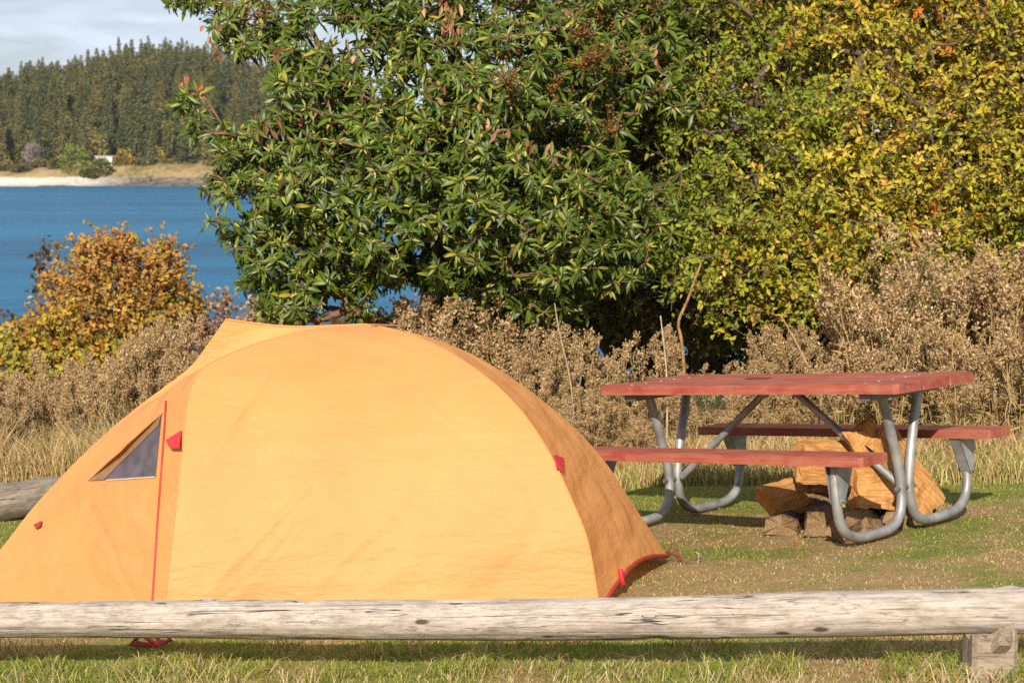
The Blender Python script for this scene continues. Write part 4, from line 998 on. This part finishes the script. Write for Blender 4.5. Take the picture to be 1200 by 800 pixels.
shrub('russet_bush', 'small russet brown bush left of the tent peak against the water', 'bush', [(245, 378, 26, 34, 17.2, .25), (222, 392, 26, 30, 17.1, .25), (268, 360, 12, 20, 17.2, .15)], 170, 6, .045, .03, BR, (245, 470), 17.3, 408, .5, .4, .5, .18, (.15, .09, .07))
shrub('russet_bush', 'small russet bush just behind the tent top left of the tree trunk', 'bush', [(315, 368, 26, 22, 17.2, .25), (340, 385, 40, 18, 17.2, .25)], 130, 6, .045, .032, BR, (320, 470), 17.3, 409, .5, .4, .5, .18, (.15, .09, .07))
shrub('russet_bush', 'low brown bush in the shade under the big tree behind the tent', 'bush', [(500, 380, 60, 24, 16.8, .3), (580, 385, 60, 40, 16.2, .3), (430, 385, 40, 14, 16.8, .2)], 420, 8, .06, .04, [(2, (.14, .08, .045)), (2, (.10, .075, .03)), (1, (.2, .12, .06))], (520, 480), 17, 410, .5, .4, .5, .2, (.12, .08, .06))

# ---- tall dry weeds gone to seed
def weed(seed, H, heads=1.0, lean=.1, fluff=1.0):
    r = np.random.default_rng(seed); st, hd = MB(), MB(); ns = r.integers(3, 6)
    for s in range(ns):
        h = H * (.78 + .25 * r.random()); a = r.random() * 6.28; ln = lean * (.4 + r.random()); t = np.linspace(0, 1, 9)
        path = np.c_[np.cos(a) * (.05 + ln * t ** 1.7), np.sin(a) * (.05 + ln * t ** 1.7), h * t] + np.c_[r.normal(0, .008, (9, 2)), np.zeros(9)]
        sc = pick([(2, (.44, .29, .12)), (1, (.28, .17, .07)), (1, (.50, .37, .17)), (.8, (.20, .20, .06))], 1, r)[0]; add_tube(st, path, np.linspace(.005, .002, 9), 5, sc)
        nb = int(11 * heads); f = .62 + .38 * np.sort(r.random(nb)) ** .8; p0 = np.stack([np.interp(f, t, path[:, k]) for k in range(3)], 1)
        az = r.random(nb) * 6.28; d = norm(np.c_[np.cos(az), np.sin(az), .55 + .5 * r.random(nb)]); bl = h * (.20 * (1.02 - f) ** .55 + .03) * (.5 + .8 * r.random(nb)); p1 = p0 + d * bl[:, None] + np.c_[np.zeros((nb, 2)), bl * .25]
        add_segments(st, p0, p1, .0018, .0012, 3, sc)
        per = int(17 * fluff); i = np.repeat(np.arange(nb), per); u = 1.08 - .55 * r.random(len(i)) ** 1.5; c = p0[i] + (p1 - p0)[i] * u[:, None] + r.normal(0, .016, (len(i), 3)) + np.c_[np.zeros((len(i), 2)), .008 * r.random(len(i))]
        # each tuft: three little crossed blades of down
        for q in range(3):
            add_leaves(hd, c, rand_dirs(len(i), r) + np.array([0, 0, .5]), rand_dirs(len(i), r), .019 * (.55 + .8 * r.random(len(i))), .013, pick([(4, (.48, .33, .165)), (3, (.38, .24, .105)), (2.4, (.22, .13, .055)), (1.1, (.64, .49, .30))], len(i), r), .3, .3, 1)
        nl = 16; f = .06 + .6 * r.random(nl); p0 = np.stack([np.interp(f, t, path[:, k]) for k in range(3)], 1)
        add_leaves(st, p0, norm(np.c_[r.normal(0, 1, (nl, 2)), -.3 + .5 * r.normal(size=nl)]), rand_dirs(nl, r), .06 + .06 * r.random(nl), .011, pick([(3, (.36, .23, .10)), (2, (.46, .32, .15)), (1, (.22, .19, .06))], nl, r), .3, .6, 2)
    return st.mesh('stem', M['dry']), hd.mesh('seed_head', M['dry'])
WEEDS = [weed(500 + i, 1.0, [1, 1.2, .8, 1.1, .9, 1.3, .7][i], [.10, .16, .22, .1, .26, .18, .14][i], [1, 1.1, .8, 1, .9, 1.1, .6][i]) for i in range(7)]
rw = np.random.default_rng(55)
def put_weed(x, y, h, label, group, slim=.85):
    k = int(rw.integers(7)); o = thing('dry_weed', label, 'dry weed', (x, y, float(gz(x, y)) - .01), group); s = h * (.85 + .3 * rw.random())
    o.rotation_euler = (rw.normal(0, .06), rw.normal(0, .06), rw.random() * 6.28); o.scale = (max(.5, s * slim),) * 2 + (s,)
    link('stem', WEEDS[k][0], o); link('seed_head', WEEDS[k][1], o)
def weed_band(n, pxr, Yr, hf, label, group, slim=.85):
    for _ in range(n):
        px = rw.uniform(*pxr); Y = rw.uniform(*Yr); x = (px - 600) / FPX * Y; put_weed(x, Y, hf(px, Y), label, group, slim)
bump_h = lambda px: np.interp(px, [560, 590, 640, 690, 740, 800, 840, 880, 920, 980, 1010, 1060, 1130, 1160, 1200, 1300], [.72, .80, .85, 1.0, .78, .82, .66, .74, .82, .85, 1.08, 1.22, 1.30, 1.1, 1.0, 1.0])
weed_band(60, (985, 1300), (11.9, 13.2), lambda px, Y: bump_h(px) * (.72 + .43 * rw.random() ** .6), 'tall fluffy dry weed in the big beige clump behind the right end of the table', 'tall dry weeds in the clump right of the table')
weed_band(26, (985, 1280), (11.4, 11.9), lambda px, Y: .55 + .35 * rw.random(), 'knee high dry brown weed at the foot of the tall weed clump on the right', 'short dry weeds before the right clump')
weed_band(66, (560, 985), (12.7, 13.5), lambda px, Y: bump_h(px) * (.38 + .74 * rw.random() ** .8), 'dry brown weed with beige seed heads in the strip behind tabletop and tent edge', 'dry weeds behind the picnic table', .66)
weed_band(34, (570, 985), (12.0, 12.7), lambda px, Y: .28 + .36 * rw.random(), 'short dry weed at the edge of the lawn below the taller weeds behind the table', 'short dry weeds at the lawn edge')
weed_band(14, (480, 620), (13.0, 13.6), lambda px, Y: .95 + .2 * rw.random(), 'dry weed whose beige head just shows over the top right of the tent', 'dry weeds behind the tent top')
lh = lambda px: np.interp(px, [-250, 0, 60, 130, 165, 200, 240, 300], [.8, .8, .78, .82, 1.0, 1.08, .9, .7])
weed_band(120, (-200, 300), (13.6, 15.6), lambda px, Y: lh(px) * (.62 + .48 * rw.random() ** .7), 'dry weed with pale fluffy seed heads left of the tent below the autumn bush', 'dry weeds left of the tent', .68)

weed_band(26, (-60, 170), (13.9, 14.9), lambda px, Y: .78 + .12 * rw.random(), 'dry weed with pale fluffy seed heads left of the tent below the autumn bush', 'dry weeds left of the tent', .68)
# a few single stalks that stand out
def stalk(pix, Y, r0, r1, col, label):
    pts = resample([at(px, py, Y + dy) for px, py, dy in pix], 24); b = pts[0].copy(); b[2] = float(gz(b[0], b[1])); mb = MB()
    pts = np.vstack([b, pts]); add_tube(mb, pts - b, np.linspace(r0, r1, 25), 6, col, noise=.25); o = mb.build('dry_stalk', M['bark'], smooth=True); o.location = b; tag(o, label, 'stalk'); return o
stalk([(782, 470, 0), (781, 430, 0), (777, 395, 0), (774, 370, 0)], 12.5, .006, .004, (.5, .40, .27), 'straight pale bare stalk standing upright behind the tabletop')
stalk([(800, 470, 0), (802, 430, 0), (798, 392, 0), (793, 378, 0), (806, 352, 0), (815, 325, 0), (822, 308, 0)], 12.7, .014, .008, (.30, .17, .07), 'bent brown bare branch rising from the weeds into the green shrub')
stalk([(672, 480, 0), (668, 440, 0), (655, 390, 0), (650, 355, 0)], 12.5, .005, .004, (.42, .31, .18), 'thin tan stalk above the weeds between tent and table')
stalk([(962, 470, 0), (948, 430, 0), (930, 395, 0), (915, 370, 0)], 12.3, .009, .005, (.45, .30, .15), 'slanting tan stalk rising behind the middle of the tabletop')

# ---- grasses
def blades(n, x, y, h, wd, col, r, lean=.45, name='lawn_grass', label='', mat='grass'):
    z = gz(x, y); a = r.random(n) * 6.283; f = r.random(n) * 6.283; l = lean * (.3 + r.random(n)) * h; b = np.stack([x, y, z - .004], 1)
    dv = np.stack([np.cos(a), np.sin(a), 0 * a], 1); sv = np.stack([np.cos(f), np.sin(f), 0 * f], 1) * (wd / 2)[:, None]
    m = b + dv * (l * .35)[:, None] + np.stack([0 * h, 0 * h, h * .6], 1); t = b + dv * l[:, None] + np.stack([0 * h, 0 * h, h * (1 - .25 * lean)], 1)
    V = np.stack([b - sv, b + sv, m + sv * .8, m - sv * .8, t], 1).reshape(-1, 3); o5 = (np.arange(n) * 5)[:, None]
    mb = MB(); mb.add(V, np.array([[0, 1, 2, 3]]) + o5, np.repeat(col, 5, 0))
    mb.loops.append((np.array([[3, 2, 4]]) + o5).ravel()); mb.tot.append(np.full(n, 3, np.int32)); mb.mi.append(np.zeros(n, np.int32))
    return tag(mb.build(name, M[mat]), label, 'grass', kind='stuff')
rg = np.random.default_rng(91)
GREEN = [(3, (.20, .235, .035)), (2, (.29, .30, .05)), (1, (.12, .16, .025)), (1, (.42, .36, .10))]; STRAW = [(3, (.52, .38, .19)), (2, (.42, .29, .14)), (.5, (.60, .47, .27)), (1.3, (.28, .18, .09))]
def lawn(n, xr, yr, hr, wd, name, label, dens=None):
    y = rg.uniform(*yr, n); x = rg.uniform(*xr, n)
    k = np.abs(x) < .34 * y + .6; x, y = x[k], y[k]
    isg = rg.random(len(x)) < np.clip(is_green(x, y), .07, .93)
    clump = fbm(np.stack([x, y, 0 * x], 1), 9, 44, 2)
    k = rg.random(len(x)) < np.where(isg, .35 + 1.1 * (clump - .2), .25 + 1.0 * (clump - .25)); x, y, isg, clump = x[k], y[k], isg[k], clump[k]; n = len(x)
    c = np.where(isg[:, None], pick(GREEN, n, rg), pick(STRAW, n, rg)); h = rg.uniform(*hr, n) * (.55 + 1.0 * clump) * np.where(isg, 1, .85)
    return blades(n, x, y, h, np.full(n, wd) * (.7 + .6 * rg.random(n)), c, rg, 1.0, name, label)
lawn(150000, (-3.0, 3.0), (5.3, 7.35), (.012, .036), .0036, 'foreground_grass', 'short mixed green and straw grass in the foreground under the log rail')
lawn(170000, (-4, 5), (7.35, 11.8), (.008, .024), .0045, 'lawn_grass', 'short patchy green and brown lawn around the picnic table and tent')
# longer tussocks just behind and under the log rail
def tuft_line(n, pxr, hr, wd, pal, name, label, off=(.03, .2), lean=.9):
    px = rg.uniform(*pxr, n); ly = np.interp(px, [-160, 1345], [7.12, 5.86]); y = ly + rg.uniform(*off, n); x = (px - 600) / FPX * y
    cl = fbm(np.stack([x, y, 0 * x], 1), 4.5, 52, 2); k = rg.random(n) < np.clip((cl - .45) * 6, .05, 1); x, y, cl = x[k], y[k], cl[k]; n = len(x)
    return blades(n, x, y, rg.uniform(*hr, n) * (.5 + cl), np.full(n, wd), pick(pal, n, rg), rg, lean, name, label)
tuft_line(6500, (-150, 1350), (.025, .085), .004, GREEN, 'long_grass', 'longer green grass tufts left uncut along the foot of the log rail', (-.16, .16))
tuft_line(2000, (-150, 1350), (.03, .10), .003, [(3, (.60, .46, .26)), (2, (.46, .32, .16)), (1, (.68, .56, .36))], 'dry_long_grass', 'long bleached dry grass blades along the foot of the log rail', (-.3, .12), 1.35)
tuft_line(5200, (-150, 1350), (.035, .10), .004, GREEN + STRAW, 'long_grass', 'uncut mixed grass in the strip of shade between log rail and tent', (.08, .5), 1.0)
# tall straw under the weeds
def straw(n, pxr, Yf, hr, name, label, pal):
    px = rg.uniform(*pxr, n); a, b = Yf(px); y = a + (b - a) * rg.random(n) ** 1.3; x = (px - 600) / FPX * y; cl = fbm(np.stack([x, y, 0 * x], 1), 1.6, 58, 2)
    return blades(n, x, y, rg.uniform(*hr, n) * (.45 + 1.1 * cl), np.full(n, .0055), pick(pal, n, rg), rg, .5, name, label, 'dry')
SP = [(4, (.52, .37, .17)), (3, (.40, .26, .11)), (2, (.62, .48, .25)), (1.5, (.26, .24, .06)), (1, (.26, .15, .065))]
straw(30000, (520, 1320), lambda px: (np.interp(px, [520, 720, 1000, 1200], [12.6, 12.2, 11.6, 11.2]), np.full(len(px), 13.8)), (.06, .33), 'dry_grass', 'tall tangled dry grass at the foot of the weeds behind the table', SP)
straw(9000, (650, 1320), lambda px: (np.interp(px, [520, 720, 1000, 1200], [11.9, 11.6, 11.0, 10.7]), np.interp(px, [520, 720, 1000, 1200], [12.6, 12.3, 11.8, 11.5])), (.06, .2), 'rough_grass', 'rough greenish grass fringe where the lawn meets the dry weeds', SP + [(6, (.20, .23, .045))])
straw(22000, (-230, 330), lambda px: (np.full(len(px), 13.0), np.full(len(px), 16.0)), (.18, .62), 'dry_grass', 'tall tangled dry grass at the foot of the weeds left of the tent', SP)
straw(7000, (-230, 200), lambda px: (np.full(len(px), 12.3), np.full(len(px), 13.4)), (.05, .2), 'rough_grass', 'rough grass fringe around the old grey log at the left', SP + [(6, (.20, .23, .045))])

# ------------------------------------------------------------------ light
SUN_EL, SUN_AZ = R(30.5), R(189)                       # azimuth clockwise from +Y: behind the camera, a little to its left
sd = Vector((math.sin(SUN_AZ) * math.cos(SUN_EL), math.cos(SUN_AZ) * math.cos(SUN_EL), math.sin(SUN_EL)))
ld = bpy.data.lights.new('sun', 'SUN'); ld.energy = 5.0; ld.angle = R(.53); ld.color = (1, .93, .82)
lo = bpy.data.objects.new('sun', ld); COL.objects.link(lo); lo.rotation_euler = (-sd).to_track_quat('-Z', 'Y').to_euler()
w = bpy.data.worlds.new('World'); scene.world = w; w.use_nodes = True
nt = w.node_tree; nt.nodes.clear(); out = nt.nodes.new('ShaderNodeOutputWorld'); bg = nt.nodes.new('ShaderNodeBackground')
sky = nt.nodes.new('ShaderNodeTexSky'); sky.sky_type = 'NISHITA'; sky.sun_disc = False; sky.sun_elevation = SUN_EL; sky.sun_rotation = SUN_AZ
sky.air_density = 1.0; sky.dust_density = .6; sky.ozone_density = 3.0
tc = nt.nodes.new('ShaderNodeTexCoord'); mp = nt.nodes.new('ShaderNodeMapping'); mp.inputs['Scale'].default_value = (2.2, 2.2, 13)
nt.links.new(tc.outputs['Generated'], mp.inputs[0])
cl = ramp(nt, tex_noise(nt, 4.5, 6, mp.outputs[0], .6, .55), [(.30, (.25,) * 3), (.62, (.9,) * 3)])
mx = mixc(nt, cl, sky.outputs[0], (11.5, 12.6, 14.8))
nt.links.new(mx, bg.inputs[0]); bg.inputs[1].default_value = .055; nt.links.new(bg.outputs[0], out.inputs[0])
vs = scene.view_settings; scene.display_settings.display_device = 'sRGB'; vs.view_transform = 'Standard'; vs.look = 'None'; vs.exposure = .42; vs.gamma = 1; vs.use_curve_mapping = False
cy = scene.cycles; cy.use_denoising = False; cy.max_bounces = 6; cy.diffuse_bounces = 3; cy.glossy_bounces = 3; cy.transmission_bounces = 3; cy.transparent_max_bounces = 4
cy.caustics_reflective = False; cy.caustics_refractive = False; cy.sample_clamp_indirect = 6

# thin sea air: one closed box round the whole place
hz = MB(); add_box(hz, (-800, -120, SEA - 3), (600, 1450, 75)); hm = bpy.data.materials.new('sea_haze'); hm.use_nodes = True; hn = hm.node_tree; hn.nodes.clear()
ho = hn.nodes.new('ShaderNodeOutputMaterial'); hv = hn.nodes.new('ShaderNodeVolumePrincipled'); hv.inputs['Color'].default_value = (.86, .91, 1, 1); hv.inputs['Density'].default_value = .00006; hv.inputs['Anisotropy'].default_value = .2
hn.links.new(hv.outputs[0], ho.inputs['Volume']); tag(hz.build('haze', hm), kind='stuff')
